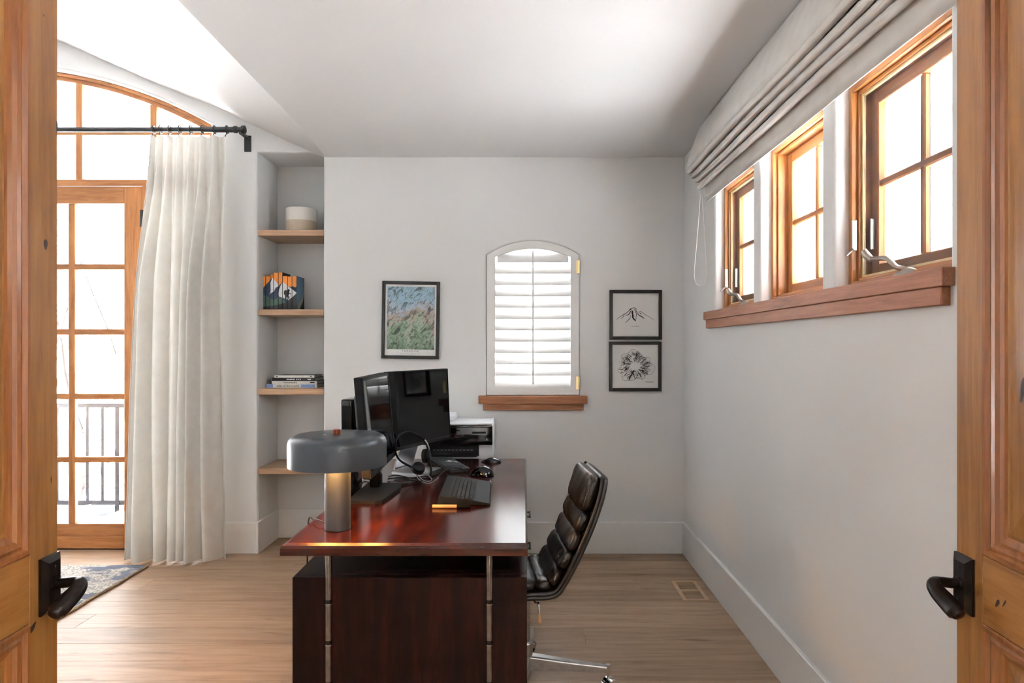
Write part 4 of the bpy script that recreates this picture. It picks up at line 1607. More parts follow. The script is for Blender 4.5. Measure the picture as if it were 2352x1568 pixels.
for k in range(300):
    a = rnd.uniform(0, 2 * pi)
    ri = rnd.uniform(55, 180)
    ro = min(ri + rnd.uniform(25, 85), 215 + 28 * sin(3 * a + 1) + 16 * sin(7 * a))
    sw = rnd.uniform(-0.16, 0.16)
    m1 = rnd.uniform(-0.06, 0.06)
    pt3 = lambda r_, aa: (cx3 + r_ * 1.08 * cos(aa), cy3 + r_ * 0.92 * sin(aa))
    ST3.append(([pt3(ri, a), pt3((ri + ro) / 2, a + sw / 2 + m1), pt3(ro, a + sw)], rnd.choice([1.2, 1.8, 2.6, 4.4])))
for k in range(70):
    a = rnd.uniform(pi * 1.02, pi * 1.62)
    r_ = rnd.uniform(150, 230)
    p0 = pt3(r_, a)
    ST3.append(([p0, (p0[0] + rnd.uniform(-14, 14), p0[1] + rnd.uniform(-14, 14))], rnd.choice([1.5, 2.5, 4])))
strokes(ST3, r3, S2, 472, 1152, M['ink'])
bm = newbm()
for k in range(14):
    bx(bm, 0.070 + k * 0.0045, 0.0728 + k * 0.0045, -0.0126, -0.0121, -0.1075, -0.1045)
bx(bm, 0.075, 0.128, -0.0126, -0.0122, -0.1135, -0.112)
mobj('caption', bm, M['inkgrey'], r3, world=False)

# ------------------------------------------------------------------ roman shade
rs = empty('roman_shade', (1.06, 2.9, 2.32), 'off white linen roman shade gathered in folds above the right windows', 'roman shade')
SY0, SY1 = 1.69, 4.10


def sweep(prof, name, y0=SY0, y1=SY1, n=40, amp=0.004, seed=0, close=True, mat=None):
    bm = newbm()
    rows_ = []
    for j in range(n + 1):
        y = y0 + (y1 - y0) * j / n
        rows_.append([bm.verts.new((x + amp * sin(y * 3.1 + seed), y, z + amp * sin(y * 4.3 + seed * 1.7))) for i, (x, z) in enumerate(prof)])
    m = len(prof)
    for j in range(n):
        for i in range(m if close else m - 1):
            k = (i + 1) % m
            bm.faces.new((rows_[j][i], rows_[j][k], rows_[j + 1][k], rows_[j + 1][i]))
    if close:
        for q in (0, -1):
            cc = [bm.verts.new(v.co) for v in rows_[q]]
            bm.faces.new(cc)
    bmesh.ops.recalc_face_normals(bm, faces=bm.faces)
    return mobj(name, bm, mat or M['shade'], rs, smooth='all')


front = [(1.052, 2.768), (1.040, 2.74), (1.022, 2.69), (1.004, 2.64), (0.988, 2.59), (0.978, 2.555), (0.976, 2.535), (0.984, 2.522), (0.998, 2.520)]
back = [(x + 0.006, z + 0.003) for x, z in front[::-1]]
sweep(front + back, 'upper_panel', amp=0.003)
for k in range(4):
    cxk, czk = 1.000 + 0.021 * k, 2.512 - 0.031 * k
    prof = []
    for q in range(16):
        a = 2 * pi * q / 16
        u, v = 0.036 * cos(a), 0.0182 * sin(a)
        th = radians(38)
        prof.append((cxk + u * cos(th) - v * sin(th), czk + u * sin(th) + v * cos(th)))
    sweep(prof, 'fold', amp=0.0028, seed=k * 0.9)
hm = [(1.070, 2.435), (1.083, 2.40), (1.088, 2.36), (1.090, 2.318), (1.096, 2.318), (1.096, 2.36), (1.094, 2.44), (1.09, 2.47)]
sweep(hm, 'hem_panel', amp=0.002, seed=3)
mobj('headrail', box(1.058, XR - 0.001, SY0 + 0.01, SY1 - 0.01, 2.735, 2.772), M['white'], rs)
bm = newbm()
tube(bm, spline([(1.062, 4.115, 2.42), (1.055, 4.115, 2.30), (1.035, 4.115, 2.05), (1.022, 4.115, 1.90), (1.030, 4.115, 1.835), (1.058, 4.115, 1.815), (1.088, 4.115, 1.835), (1.095, 4.115, 1.90), (1.085, 4.115, 2.10), (1.072, 4.115, 2.30), (1.068, 4.115, 2.42)], 6), 0.0026, 6)
mobj('cord_loop', bm, M['cord'], rs, smooth='all')

# ------------------------------------------------------------------ floor register and rug
fv = empty('floor_register', (0.99, 3.99, 0), 'wooden floor vent register set in the planks by the right baseboard', 'floor vent')
vx0, vx1, vy0, vy1 = 0.905, 1.055, 3.89, 4.215
T0 = 0.0035
for q in ((vx0, vx0 + 0.022, vy0, vy1), (vx1 - 0.022, vx1, vy0, vy1), (vx0 + 0.022, vx1 - 0.022, vy0, vy0 + 0.022), (vx0 + 0.022, vx1 - 0.022, vy1 - 0.022, vy1), (vx0 + 0.022, vx1 - 0.022, 4.043, 4.062)):
    mobj('frame_bar', box(q[0], q[1], q[2], q[3], -0.002, T0, 0.0008), M['oakshelf'], fv)
mobj('well', box(vx0 + 0.01, vx1 - 0.01, vy0 + 0.01, vy1 - 0.01, 0.0002, 0.0008), M['sub'], fv)
for y0, y1 in ((vy0 + 0.022, 4.043), (4.062, vy1 - 0.022)):
    n = 9
    for k in range(n):
        y = y0 + (y1 - y0) * (k + 0.5) / n
        mobj('slat', box(vx0 + 0.022, vx1 - 0.022, y - 0.0048, y + 0.0048, 0.0, 0.0026), M['oak'], fv)
rg_ = empty('area_rug', (-3.7, 3.4, 0), 'grey and cream woven wool rug with slate blotches in front of the french doors', 'rug')
bm = newbm()
N1, N2 = 70, 70
RX0, RX1, RY0, RY1 = -4.9, -2.475, 2.2, 4.475
top_ = []
for j in range(N2 + 1):
    for i in range(N1 + 1):
        x = RX0 + (RX1 - RX0) * i / N1 + 0.006 * sin(j * 0.7)
        y = RY0 + (RY1 - RY0) * j / N2 + 0.004 * sin(i * 0.6)
        top_.append(bm.verts.new((x, y, 0.017 + 0.0015 * sin(i * 2.1) * sin(j * 1.7))))
for j in range(N2):
    for i in range(N1):
        a = j * (N1 + 1) + i
        bm.faces.new((top_[a], top_[a + 1], top_[a + N1 + 2], top_[a + N1 + 1]))
mobj('pile', bm, M['rug'], rg_, smooth='all')
bm = newbm()
loop = [(RX0, RY0), (RX1, RY0), (RX1, RY1), (RX0, RY1), (RX0, RY0)]
pp = []
for i in range(4):
    for k in range(30):
        u = k / 30
        pp.append((loop[i][0] + (loop[i + 1][0] - loop[i][0]) * u + 0.004 * sin(k * 1.3), loop[i][1] + (loop[i + 1][1] - loop[i][1]) * u + 0.004 * sin(k * 1.7), 0.0095))
pp.append(pp[0])
tube(bm, pp, 0.0088, 8, cap=False)
mobj('binding', bm, M['rugedge'], rg_, smooth='all')

# ------------------------------------------------------------------ desk
DKX0, DKX1, DKY0, DKY1 = -0.877, 0.011, 2.446, 4.332
DKZ = 0.74
dk_ = empty('executive_desk', (-0.43, 3.39, 0), 'dark glossy mahogany desk with chrome tube supports and floating top', 'desk')
c = 0.020
bm = newbm()
# top with a wide bevel on its upper rim
rg = [(DKX0 + 0.0, DKX1, DKY0, DKY1, DKZ - 0.041), (DKX0 + 0.0, DKX1, DKY0, DKY1, DKZ - 0.016), (DKX0 + 0.005, DKX1 - 0.003, DKY0 + 0.005, DKY1 - 0.005, DKZ - 0.006), (DKX0 + c, DKX1 - 0.008, DKY0 + c, DKY1 - c, DKZ)]
prev = None
for (x0, x1, y0, y1, z_) in rg:
    vs = [bm.verts.new((x, y, z_)) for x, y in ((x0, y0), (x1, y0), (x1, y1), (x0, y1))]
    if prev:
        for i in range(4):
            bm.faces.new((prev[i], prev[(i + 1) % 4], vs[(i + 1) % 4], vs[i]))
    else:
        bm.faces.new(vs[::-1])
    prev = vs
bm.faces.new(prev)
bmesh.ops.recalc_face_normals(bm, faces=bm.faces)
for f in bm.faces:
    if abs(f.normal.y) > 0.3:
        f.material_index = 1
mobj('desktop', bm, [M['mahogtop'], M['mahogrim']], dk_)
PZ = 0.592
PX0, PX1 = -0.863, 0.009
mobj('end_panel', box(PX0, PX1, 2.535, 2.572, 0.135, PZ, 0.002), M['mahog'], dk_)
mobj('shelf_board', box(PX0, PX1, 2.572, 2.90, PZ - 0.03, PZ, 0.002), M['mahog'], dk_)
mobj('cabinet_body', box(PX0, -0.50, 2.572, 2.90, 0.135, PZ - 0.03, 0.002), M['mahog'], dk_)
mobj('modesty_panel', box(PX0, PX0 + 0.03, 2.90, 3.68, 0.16, PZ, 0.002), M['mahog'], dk_)
mobj('pedestal', box(PX0, PX1 - 0.022, 3.68, 4.27, 0.03, PZ, 0.002), M['mahog'], dk_)
for k, (z0, z1) in enumerate(((0.42, 0.585), (0.24, 0.413), (0.04, 0.233))):
    dw = mobj('drawer', box(PX1 - 0.022, PX1, 3.69, 4.26, z0, z1, 0.002), M['mahog'], dk_)
    bm = newbm()
    for yy in (3.80, 3.90):
        tube(bm, [(PX1, yy, (z0 + z1) / 2), (PX1 + 0.022, yy, (z0 + z1) / 2)], 0.006, 8)
    tube(bm, [(PX1 + 0.02, 3.79, (z0 + z1) / 2), (PX1 + 0.02, 3.91, (z0 + z1) / 2)], 0.006, 8)
    mobj('pull', bm, M['black'], dw, smooth=True)
for (x, y) in ((-0.722, 2.515), (-0.130, 2.515), (-0.722, 4.295), (-0.130, 4.295)):
    bm = tube(newbm(), [(x, y, 0.0), (x, y, DKZ - 0.041)], 0.0125, 20)
    lg = mobj('leg', bm, M['darkmetal'], dk_, smooth=True)
    for z_ in (0.06, 0.211, 0.362, 0.512):
        bm = newbm()
        tube(bm, [(x, y, z_ - 0.007), (x, y, z_ + 0.007)], 0.0127, 20)
        mobj('joint_ring', bm, M['gloss'], lg, smooth=True)
        bm = newbm()
        tube(bm, [(x, y, z_ - 0.011), (x, y, z_ - 0.0085)], 0.0136, 20)
        mobj('joint_lip', bm, M['chrome'], lg, smooth=True)

# ------------------------------------------------------------------ lamp
LX, LY = -0.727, 2.655
lm = empty('desk_lamp', (LX, LY, DKZ), 'grey metal mushroom desk lamp with round shade and glowing column', 'lamp')
bm = lathe(newbm(), [(0, DKZ), (0.047, DKZ), (0.049, DKZ + 0.002), (0.049, 1.04), (0, 1.04)], LX, LY, 48)
mobj('column', bm, M['lampgrey'], lm, smooth=True)
SR = 0.187
pr = [(SR - 0.004, 0.992), (SR, 0.990), (SR, 1.075), (SR - 0.004, 1.090), (SR - 0.013, 1.101), (SR - 0.026, 1.107), (SR - 0.05, 1.110), (0, 1.112), (0, 1.106), (SR - 0.05, 1.104), (SR - 0.02, 1.098), (SR - 0.008, 1.085), (SR - 0.004, 1.07), (SR - 0.004, 0.992)]
bm = lathe(newbm(), pr, LX, LY, 72)
mobj('shade', bm, M['lampgrey'], lm, smooth=True)
bm = lathe(newbm(), [(0.052, 1.046), (0.165, 1.046), (0.165, 1.052), (0.052, 1.052), (0.052, 1.046)], LX, LY, 48)
mobj('diffuser', bm, M['diff'], lm, smooth=True)
bm = lathe(newbm(), [(0, 1.112), (0.013, 1.112), (0.0145, 1.115), (0.0145, 1.129), (0.012, 1.132), (0, 1.132)], LX + 0.004, LY - 0.03, 24)
mobj('dimmer_knob', bm, M['knobwood'], lm, smooth=True)
bm = tube(newbm(), [(LX - 0.038, LY - 0.045, 1.1105), (LX - 0.038, LY - 0.045, 1.1125)], 0.006, 12)
mobj('brand_mark', bm, M['chrome'], lm, smooth=True)
bm = newbm()
tube(bm, spline([(LX - 0.04, LY + 0.03, DKZ + 0.012), (LX - 0.07, LY + 0.05, DKZ + 0.013), (LX - 0.10, LY + 0.075, DKZ + 0.017), (LX - 0.125, LY + 0.10, DKZ + 0.012), (LX - 0.152, LY + 0.12, DKZ - 0.002), (LX - 0.158, LY + 0.125, DKZ - 0.2), (LX - 0.158, LY + 0.14, 0.006)], 6), 0.0032, 8)
mobj('power_cord', bm, M['black'], lm, smooth='all')
for k in range(3):
    a = radians(-90 + 120 * k)
    l = bpy.data.lights.new('lamp_bulb', 'POINT')
    l.energy = 2.3
    l.color = (1.0, 0.52, 0.16)
    l.shadow_soft_size = 0.02
    o = link(bpy.data.objects.new('lamp_bulb', l))
    o.location = (0.105 * cos(a), 0.105 * sin(a), 1.025 - DKZ)
    o.parent = lm


# ------------------------------------------------------------------ monitors
def monitor(name, p_near, p_far, zb_, zt_, tilt, thick, label, bezel=0.014):
    """screen bottom edge from p_near to p_far (x, y); faces to the right of that direction"""
    d_ = Vector((p_far[0] - p_near[0], p_far[1] - p_near[1], 0))
    W = d_.length
    root = empty(name, (p_near[0], p_near[1], zb_), label, 'monitor')
    root.rotation_euler = (0, 0, math.atan2(d_.y, d_.x))
    # local: x along the screen, -y towards the viewer, z up, leaning back by tilt
    h = zt_ - zb_
    sh_ = lambda bm: [setattr(v, 'co', Vector((v.co.x, v.co.y + tilt * v.co.z, v.co.z))) for v in bm.verts] and bm
    bm = box(0, W, 0.0, thick, 0, h, 0.003)
    mobj('housing', sh_(bm), M['plastic'], root, world=False)
    bm = newbm()
    for q in ((0.0, bezel, 0, h), (W - bezel, W, 0, h), (bezel, W - bezel, 0, bezel + 0.012), (bezel, W - bezel, h - bezel, h)):
        bx(bm, q[0], q[1], -0.004, 0.001, q[2], q[3], 0.001)
    mobj('bezel', sh_(bm), M['plasticm'], root, world=False)
    bm = box(bezel, W - bezel, -0.0015, 0.0005, bezel + 0.012, h - bezel)
    mobj('screen', sh_(bm), M['lcd'], root, world=False)
    bm = box(W * 0.18, W * 0.82, thick, thick + 0.035, h * 0.12, h * 0.82, 0.02, 3)
    mobj('back_shell', sh_(bm), M['plastic'], root, world=False, smooth=True)
    return root


m1 = monitor('computer_monitor', (-0.668, 2.955), (-0.682, 3.585), 0.875, 1.313, 0.085, 0.036, 'black computer monitor nearer the lamp, standing edge on and reflecting windows')
def loc_part(root, name, bm, mat, smooth=False):
    """world-space geometry parented to a rotated root"""
    o = mobj(name, bm, mat, None, smooth=smooth)
    o.parent = root
    mtx = Matrix.Translation(Vector(root.location)) @ root.rotation_euler.to_matrix().to_4x4()
    o.matrix_parent_inverse = mtx.inverted()
    return o


base = [(-0.80, 3.09), (-0.655, 3.06), (-0.625, 3.075), (-0.600, 3.30), (-0.615, 3.46), (-0.66, 3.50), (-0.80, 3.50)]
base = [(-0.800, 3.075), (-0.672, 3.068), (-0.645, 3.085), (-0.615, 3.36), (-0.625, 3.46), (-0.65, 3.485), (-0.800, 3.485)]
loc_part(m1, 'stand_base', prism(base, lambda u, v, d_: (u, v, d_), DKZ, DKZ + 0.014), M['plasticm'])
loc_part(m1, 'stand_column', box(-0.765, -0.715, 3.36, 3.44, DKZ + 0.014, 1.06, 0.008, 2), M['gloss'], True)
loc_part(m1, 'stand_arm', box(-0.765, -0.722, 3.25, 3.43, 1.0, 1.12, 0.008, 2), M['plastic'], True)
m2 = monitor('computer_monitor', (-0.712, 3.640), (-0.458, 4.205), 0.885, 1.313, 0.05, 0.030, 'large dark glossy monitor farther back, in front of the printer', 0.006)
# aluminium L stand of the far monitor
bm = newbm()
extrude_poly(bm, [(0.0, 0.0), (0.02, 0.0), (0.02, 0.002), (0.03, 0.22), (0.022, 0.222), (0.010, 0.008), (0.0, 0.006)], lambda u, v, d_: (u, v, d_), 0, 0.01)
bm.free()
loc_part(m2, 'stand_plate', prism([(-0.700, DKZ + 0.012), (-0.692, DKZ + 0.012), (-0.628, 0.99), (-0.636, 0.99)], lambda u, v, d_: (u + (d_ - 3.98) * 0.36, d_, v), 3.86, 4.06), M['alu'])
loc_part(m2, 'stand_foot', prism([(-0.74, 3.80), (-0.545, 3.73), (-0.48, 3.93), (-0.67, 4.02)], lambda u, v, d_: (u, v, d_), DKZ, DKZ + 0.011), M['alu'])

# slim computer tower behind the lamp
tw_ = empty('computer_tower', (-0.84, 3.3, DKZ), 'slim glossy black computer tower standing behind the lamp', 'computer')
mobj('case', box(-0.866, -0.808, 3.21, 3.40, DKZ + 0.004, 1.2, 0.010, 3), M['gloss'], tw_, smooth=True)
mobj('front_grille', box(-0.860, -0.814, 3.207, 3.211, DKZ + 0.03, 1.17, 0.001), M['plastic'], tw_)
mobj('foot', box(-0.868, -0.803, 3.22, 3.39, DKZ, DKZ + 0.006), M['plastic'], tw_)

# ------------------------------------------------------------------ keyboard, mice, tablet, marker
kbd = empty('keyboard', (-0.28, 3.28, DKZ), 'dark grey full size keyboard with palm rest along the desk edge', 'keyboard')
kbd.rotation_euler = (0, 0, radians(2.2))
# local: x from rear (-) to palm rest (+), y along the length
KL = 0.245
prof = [(-0.118, 0.006), (-0.112, 0.040), (-0.104, 0.044), (0.045, 0.024), (0.050, 0.022), (0.112, 0.010), (0.118, 0.004), (0.116, 0.001), (-0.10, 0.012), (-0.112, 0.002)]
bm = newbm()
extrude_poly(bm, prof, lambda u, v, d_: (u, d_, v), -KL, KL)
bmesh.ops.recalc_face_normals(bm, faces=bm.faces)
mobj('body', bm, M['plasticm'], kbd, world=False)
mobj('palm_rest', prism([(0.050, 0.0225), (0.112, 0.0108), (0.1175, 0.005), (0.112, 0.008), (0.05, 0.018)], lambda u, v, d_: (u, d_, v), -KL + 0.002, KL - 0.002), M['plastic'], kbd, world=False)
slope = (0.024 - 0.044) / (0.045 + 0.104)
bm = newbm()
sur = lambda x: 0.044 + slope * (x + 0.104)


def keycap(xa, xb, ya, yb):
    h = 0.0055
    z0a, z0b = sur(xa), sur(xb)
    bot = [(xa, ya, z0a), (xb, ya, z0b), (xb, yb, z0b), (xa, yb, z0a)]
    i_ = 0.0016
    tp = [(xa + i_, ya + i_, z0a + h), (xb - i_, ya + i_, z0b + h), (xb - i_, yb - i_, z0b + h), (xa + i_, yb - i_, z0a + h)]
    B = [bm.verts.new(p) for p in bot]
    T = [bm.verts.new(p) for p in tp]
    bm.faces.new(T)
    for k in range(4):
        bm.faces.new((B[k], B[(k + 1) % 4], T[(k + 1) % 4], T[k]))


rowsx = [(-0.070, -0.058)] + [(-0.052 + 0.0186 * k, -0.0355 + 0.0186 * k) for k in range(5)]
for ri, (xa, xb) in enumerate(rowsx):
    y = -KL + 0.012
    widths = [0.0185] * 25
    if ri == 5:
        widths = [0.024, 0.024, 0.024, 0.12, 0.024, 0.024, 0.024, 0.024, 0.019, 0.019, 0.019, 0.038, 0.019, 0.019]
    elif ri == 4:
        widths = [0.044] + [0.0185] * 10 + [0.05, 0.019, 0.019, 0.019] + [0.0185] * 4
    elif ri in (2, 3):
        widths = [0.03] + [0.0185] * 12 + [0.028] + [0.0185] * 7
    for wq in widths:
        if y + wq > KL - 0.01:
            break
        keycap(xa, xb, y + 0.001, y + wq - 0.001)
        y += wq
bmesh.ops.recalc_face_normals(bm, faces=bm.faces)
mobj('key_caps', bm, M['key'], kbd, world=False, kind='stuff')
for y in (-0.2, 0.2):
    mobj('riser_foot', box(-0.108, -0.098, y - 0.02, y + 0.02, -0.0, 0.014), M['plastic'], kbd, world=False)


def mouse(name, x, y, rot, L, Wd, H, label, wheel):
    root = empty(name, (x, y, DKZ), label, 'mouse', rotz=rot)
    bm = newbm()
    n, m = 20, 12
    rings = []
    for i in range(n + 1):
        u = i / n
        rr = sqrt(max(0.0, 1 - (2 * u - 1) ** 2)) ** 0.75
        hh = H * (0.25 + 0.75 * sin(pi * min(1, (u * 0.85 + 0.18)))) * rr
        ring = []
        for k in range(m + 1):
            a = pi * k / m
            ring.append(bm.verts.new((-L / 2 + L * u, Wd / 2 * rr * cos(a), 0.003 + hh * max(0, sin(a)) ** 0.8)))
        rings.append(ring)
    for i in range(n):
        for k in range(m):
            bm.faces.new((rings[i][k], rings[i][k + 1], rings[i + 1][k + 1], rings[i + 1][k]))
    bmesh.ops.remove_doubles(bm, verts=bm.verts, dist=1e-5)
    bmesh.ops.recalc_face_normals(bm, faces=bm.faces)
    mobj('shell', bm, M['gloss'], root, world=False, smooth='all')
    bm = newbm()
    pts = [(L * 0.46 * cos(a), Wd * 0.46 * sin(a)) for a in [2 * pi * k / 24 for k in range(24)]]
    extrude_poly(bm, pts, lambda u, v, d_: (u, v, d_), 0, 0.005)
    mobj('sole', bm, M['plastic'], root, world=False)
    if wheel:
        bm = newbm()
        tube(bm, [(L * 0.22, -0.004, H * 0.72), (L * 0.22, 0.004, H * 0.72)], 0.011, 14)
        mobj('scroll_wheel', bm, M['plasticm'], root, world=False, smooth=True)
    return root


mouse('computer_mouse', -0.238, 3.76, radians(160), 0.145, 0.10, 0.052, 'large black corded mouse just behind the keyboard', True)
mouse('computer_mouse', -0.205, 4.19, radians(168), 0.128, 0.070, 0.026, 'flat black mouse at the far edge of the desk', False)
gt = empty('graphics_tablet', (-0.44, 4.03, DKZ), 'flat slate grey pen tablet with pale mark between headset and mouse', 'tablet')
q4 = [(-0.412, 3.815), (-0.310, 3.87), (-0.452, 4.235), (-0.585, 4.245)]
mobj('body', prism(q4, lambda u, v, d_: (u, v, d_), DKZ + 0.004, DKZ + 0.020), M['slate'], gt)
ctr = (sum(p[0] for p in q4) / 4, sum(p[1] for p in q4) / 4)
mobj('base', prism([(ctr[0] + (u - ctr[0]) * 0.98, ctr[1] + (v - ctr[1]) * 0.98) for u, v in q4], lambda u, v, d_: (u, v, d_), DKZ, DKZ + 0.004), M['plastic'], gt)
lp = lambda s_, t_: ((q4[0][0] * (1 - s_) + q4[1][0] * s_) * (1 - t_) + (q4[3][0] * (1 - s_) + q4[2][0] * s_) * t_, (q4[0][1] * (1 - s_) + q4[1][1] * s_) * (1 - t_) + (q4[3][1] * (1 - s_) + q4[2][1] * s_) * t_)
mobj('touch_strip', prism([lp(0.05, 0.04), lp(0.85, 0.04), lp(0.80, 0.27), lp(0.05, 0.30)], lambda u, v, d_: (u, v, d_), DKZ + 0.0195, DKZ + 0.0206), M['key'], gt)
mobj('button_rim', prism([lp(0.22, 0.1), lp(0.62, 0.1), lp(0.60, 0.22), lp(0.22, 0.22)], lambda u, v, d_: (u, v, d_), DKZ + 0.0205, DKZ + 0.0211), M['slate'], gt)
bm = newbm()
for a, b in (((0.42, 0.66), (0.62, 0.60)), ((0.62, 0.60), (0.58, 0.72)), ((0.58, 0.72), (0.80, 0.62)), ((0.80, 0.62), (0.88, 0.54))):
    pa, pb = lp(*a), lp(*b)
    dd = Vector((pb[0] - pa[0], pb[1] - pa[1]))
    nn = Vector((-dd.y, dd.x)).normalized() * 0.004
    extrude_poly(bm, [(pa[0] - nn.x, pa[1] - nn.y), (pb[0] - nn.x, pb[1] - nn.y), (pb[0] + nn.x, pb[1] + nn.y), (pa[0] + nn.x, pa[1] + nn.y)], lambda u, v, d_: (u, v, d_), DKZ + 0.0198, DKZ + 0.0206)
mobj('white_mark', bm, M['whitep'], gt)
pe = empty('marker_pen', (-0.34, 2.985, DKZ), 'tan marker pen with dark cap lying beside the keyboard', 'pen')
bm = tube(newbm(), [(-0.405, 2.995, DKZ + 0.0085), (-0.402, 2.995, DKZ + 0.0085), (-0.297, 2.992, DKZ + 0.0085)], [0.006, 0.0082, 0.0082], 14)
mobj('barrel', bm, M['tan'], pe, smooth=True)
bm = tube(newbm(), [(-0.297, 2.992, DKZ + 0.0085), (-0.240, 2.990, DKZ + 0.0085), (-0.236, 2.990, DKZ + 0.0085)], [0.0086, 0.0080, 0.005], 14)
mobj('cap', bm, M['plasticm'], pe, smooth=True)

# ------------------------------------------------------------------ headset
pix = lambda px, py, Y: Vector(((px - 1205) * Y / FPX, Y, 1.45 - (py - 795) * Y / FPX))
hs = empty('headset', tuple(pix(950, 1085, 3.78)), 'black over ear headset with pale coiled cable standing on the desk', 'headset')
hs.location.z = DKZ
band = spline([pix(985, 1046, 3.80), pix(982, 1024, 3.79), pix(968, 1005, 3.76), pix(938, 992, 3.69), pix(916, 1000, 3.60), pix(909, 1015, 3.56), pix(909, 1040, 3.58), pix(920, 1058, 3.64), pix(945, 1072, 3.70)], 6)
bm = tube(newbm(), band, 0.0052, 8, flat=1.6)
mobj('headband', bm, M['plasticm'], hs, smooth='all')
sl = [p + Vector((0.004, -0.004, 0.003)) for p in band[3:11]]
bm = tube(newbm(), sl, 0.0042, 8)
mobj('slider', bm, M['alu'], hs, smooth='all')
for cpos, ax, nm in ((pix(979, 1047, 3.79), Vector((1, -0.25, 0.1)), 'a'), (pix(961, 1075, 3.72), Vector((0.35, -0.55, 0.75)), 'b')):
    ax.normalize()
    rr = 0.040 if nm == 'a' else 0.036
    bm = tube(newbm(), [cpos - ax * 0.016, cpos - ax * 0.013, cpos + ax * 0.004], [rr * 0.8, rr, rr], 24)
    mobj('ear_cushion', bm, M['leather'], hs, smooth=True)
    bm = tube(newbm(), [cpos + ax * 0.004, cpos + ax * 0.016, cpos + ax * 0.021], [rr * 0.98, rr * 0.9, rr * 0.6], 24)
    mobj('ear_cup', bm, M['plastic'], hs, smooth=True)
bm = tube(newbm(), spline([pix(986, 1050, 3.78), pix(990, 1075, 3.74), pix(989, 1095, 3.70)], 6), 0.0055, 8)
mobj('microphone_boom', bm, M['plastic'], hs, smooth='all')
onz = lambda px, py, h=0.004: Vector(((px - 1205) * ((1.45 - DKZ - h) * FPX / (py - 795)) / FPX, (1.45 - DKZ - h) * FPX / (py - 795), DKZ + h))
coil = [onz(953, 1080, 0.03), onz(946, 1077, 0.028), onz(947, 1070, 0.03), onz(957, 1068, 0.032), onz(972, 1080, 0.022), onz(992, 1101, 0.006), onz(975, 1104, 0.005), onz(958, 1090, 0.01), onz(960, 1098, 0.006), onz(972, 1107, 0.004), onz(986, 1110, 0.004), onz(998, 1104, 0.004), onz(1007, 1096, 0.004)]
bm = tube(newbm(), spline(coil, 7), 0.0026, 7)
mobj('coiled_cable', bm, M['inkgrey'], hs, smooth='all')

# ------------------------------------------------------------------ loose cables
CB = [([(892, 1094), (910, 1091), (930, 1095), (945, 1097), (990, 1092), (1012, 1085)], 'black cable running from the monitor stand to the pen tablet'),
      ([(890, 1100), (915, 1097), (948, 1098), (968, 1105)], 'short black cable in the tangle by the monitor stand'),
      ([(890, 1106), (905, 1111), (930, 1111), (952, 1106), (935, 1101), (905, 1103)], 'looped black cable in the tangle by the monitor stand'),
      ([(889, 1110), (900, 1115), (925, 1114), (950, 1108)], 'lowest black cable of the tangle by the monitor stand'),
      ([(1076, 1086), (1060, 1076), (1040, 1073), (1022, 1080), (1008, 1092), (1000, 1098)], 'black mouse cord curving across the pen tablet'),
      ([(813, 1118), (826, 1116), (834, 1107), (842, 1106), (856, 1108)], 'black cable curling over the monitor base by the lamp'),
      ([(812, 1098), (828, 1094), (846, 1097), (858, 1104)], 'black cable passing behind the lamp column')]
for i, (pts, lab) in enumerate(CB):
    hh = 0.022 if i == 4 else (0.02 if i == 5 else 0.0045 + 0.002 * (i % 3))
    p = [onz(px, py, hh + (0.004 * sin(k * 1.7) if 0 < k < len(pts) - 1 else 0)) for k, (px, py) in enumerate(pts)]
    bm = tube(newbm(), spline(p, 7), 0.0030, 7)
    o = mobj('cable', bm, M['plastic'], smooth='all')
    tag(o, lab, 'cable', 'black cables on the desk')

# ------------------------------------------------------------------ printer on its cabinet
fc = empty('file_cabinet', (-0.44, 4.56, 0), 'low dark cabinet behind the desk carrying the printer', 'cabinet')
mobj('body', box(-0.655, -0.225, 4.375, 4.76, 0.0, 0.722, 0.003), M['plastic'], fc)
for z0, z1 in ((0.04, 0.37), (0.38, 0.71)):
    dw = mobj('drawer', box(-0.645, -0.235, 4.362, 4.376, z0, z1, 0.002), M['plasticm'], fc)
    mobj('handle', box(-0.50, -0.38, 4.350, 4.362, z1 - 0.06, z1 - 0.045, 0.002), M['steel'], dw)
prn = empty('printer', (-0.44, 4.56, 0.722), 'white and black inkjet printer behind the monitors', 'printer')
PY = 4.40
px_ = lambda p: (p - 1205) * PY / FPX
pz_ = lambda p: 1.45 - (p - 795) * PY / FPX
XP1 = px_(1131)
XP0 = XP1 - 0.45
mobj('body', box(XP0, XP1, PY + 0.006, 4.74, 0.723, pz_(977), 0.006, 2), M['white'], prn, smooth=True)
mobj('lid', box(XP0 + 0.002, XP1 - 0.003, PY + 0.004, 4.74, pz_(976), pz_(976) + 0.012, 0.004, 2), M['white'], prn, smooth=True)
mobj('document_feeder', box(XP0 + 0.01, px_(1040), PY + 0.10, 4.73, pz_(976) + 0.012, pz_(976) + 0.055, 0.012, 3), M['white'], prn, smooth=True)
mobj('front_panel', box(XP0 + 0.004, XP1 + 0.001, PY - 0.018, PY + 0.02, pz_(1021), pz_(977), 0.004, 2), M['gloss'], prn, smooth=True)
mobj('panel_trim', box(XP0 + 0.004, XP1 - 0.002, PY - 0.0195, PY - 0.017, pz_(981.5), pz_(980)), M['plasticm'], prn)
mobj('display', box(px_(1085), px_(1116), PY - 0.0192, PY - 0.0175, pz_(995), pz_(990.5)), M['key'], prn)
mobj('output_slot', box(XP0 + 0.03, px_(1100), PY - 0.004, PY + 0.02, pz_(1047), pz_(1021), 0.003), M['plastic'], prn)
bm = newbm()
xs_ = px_(995)
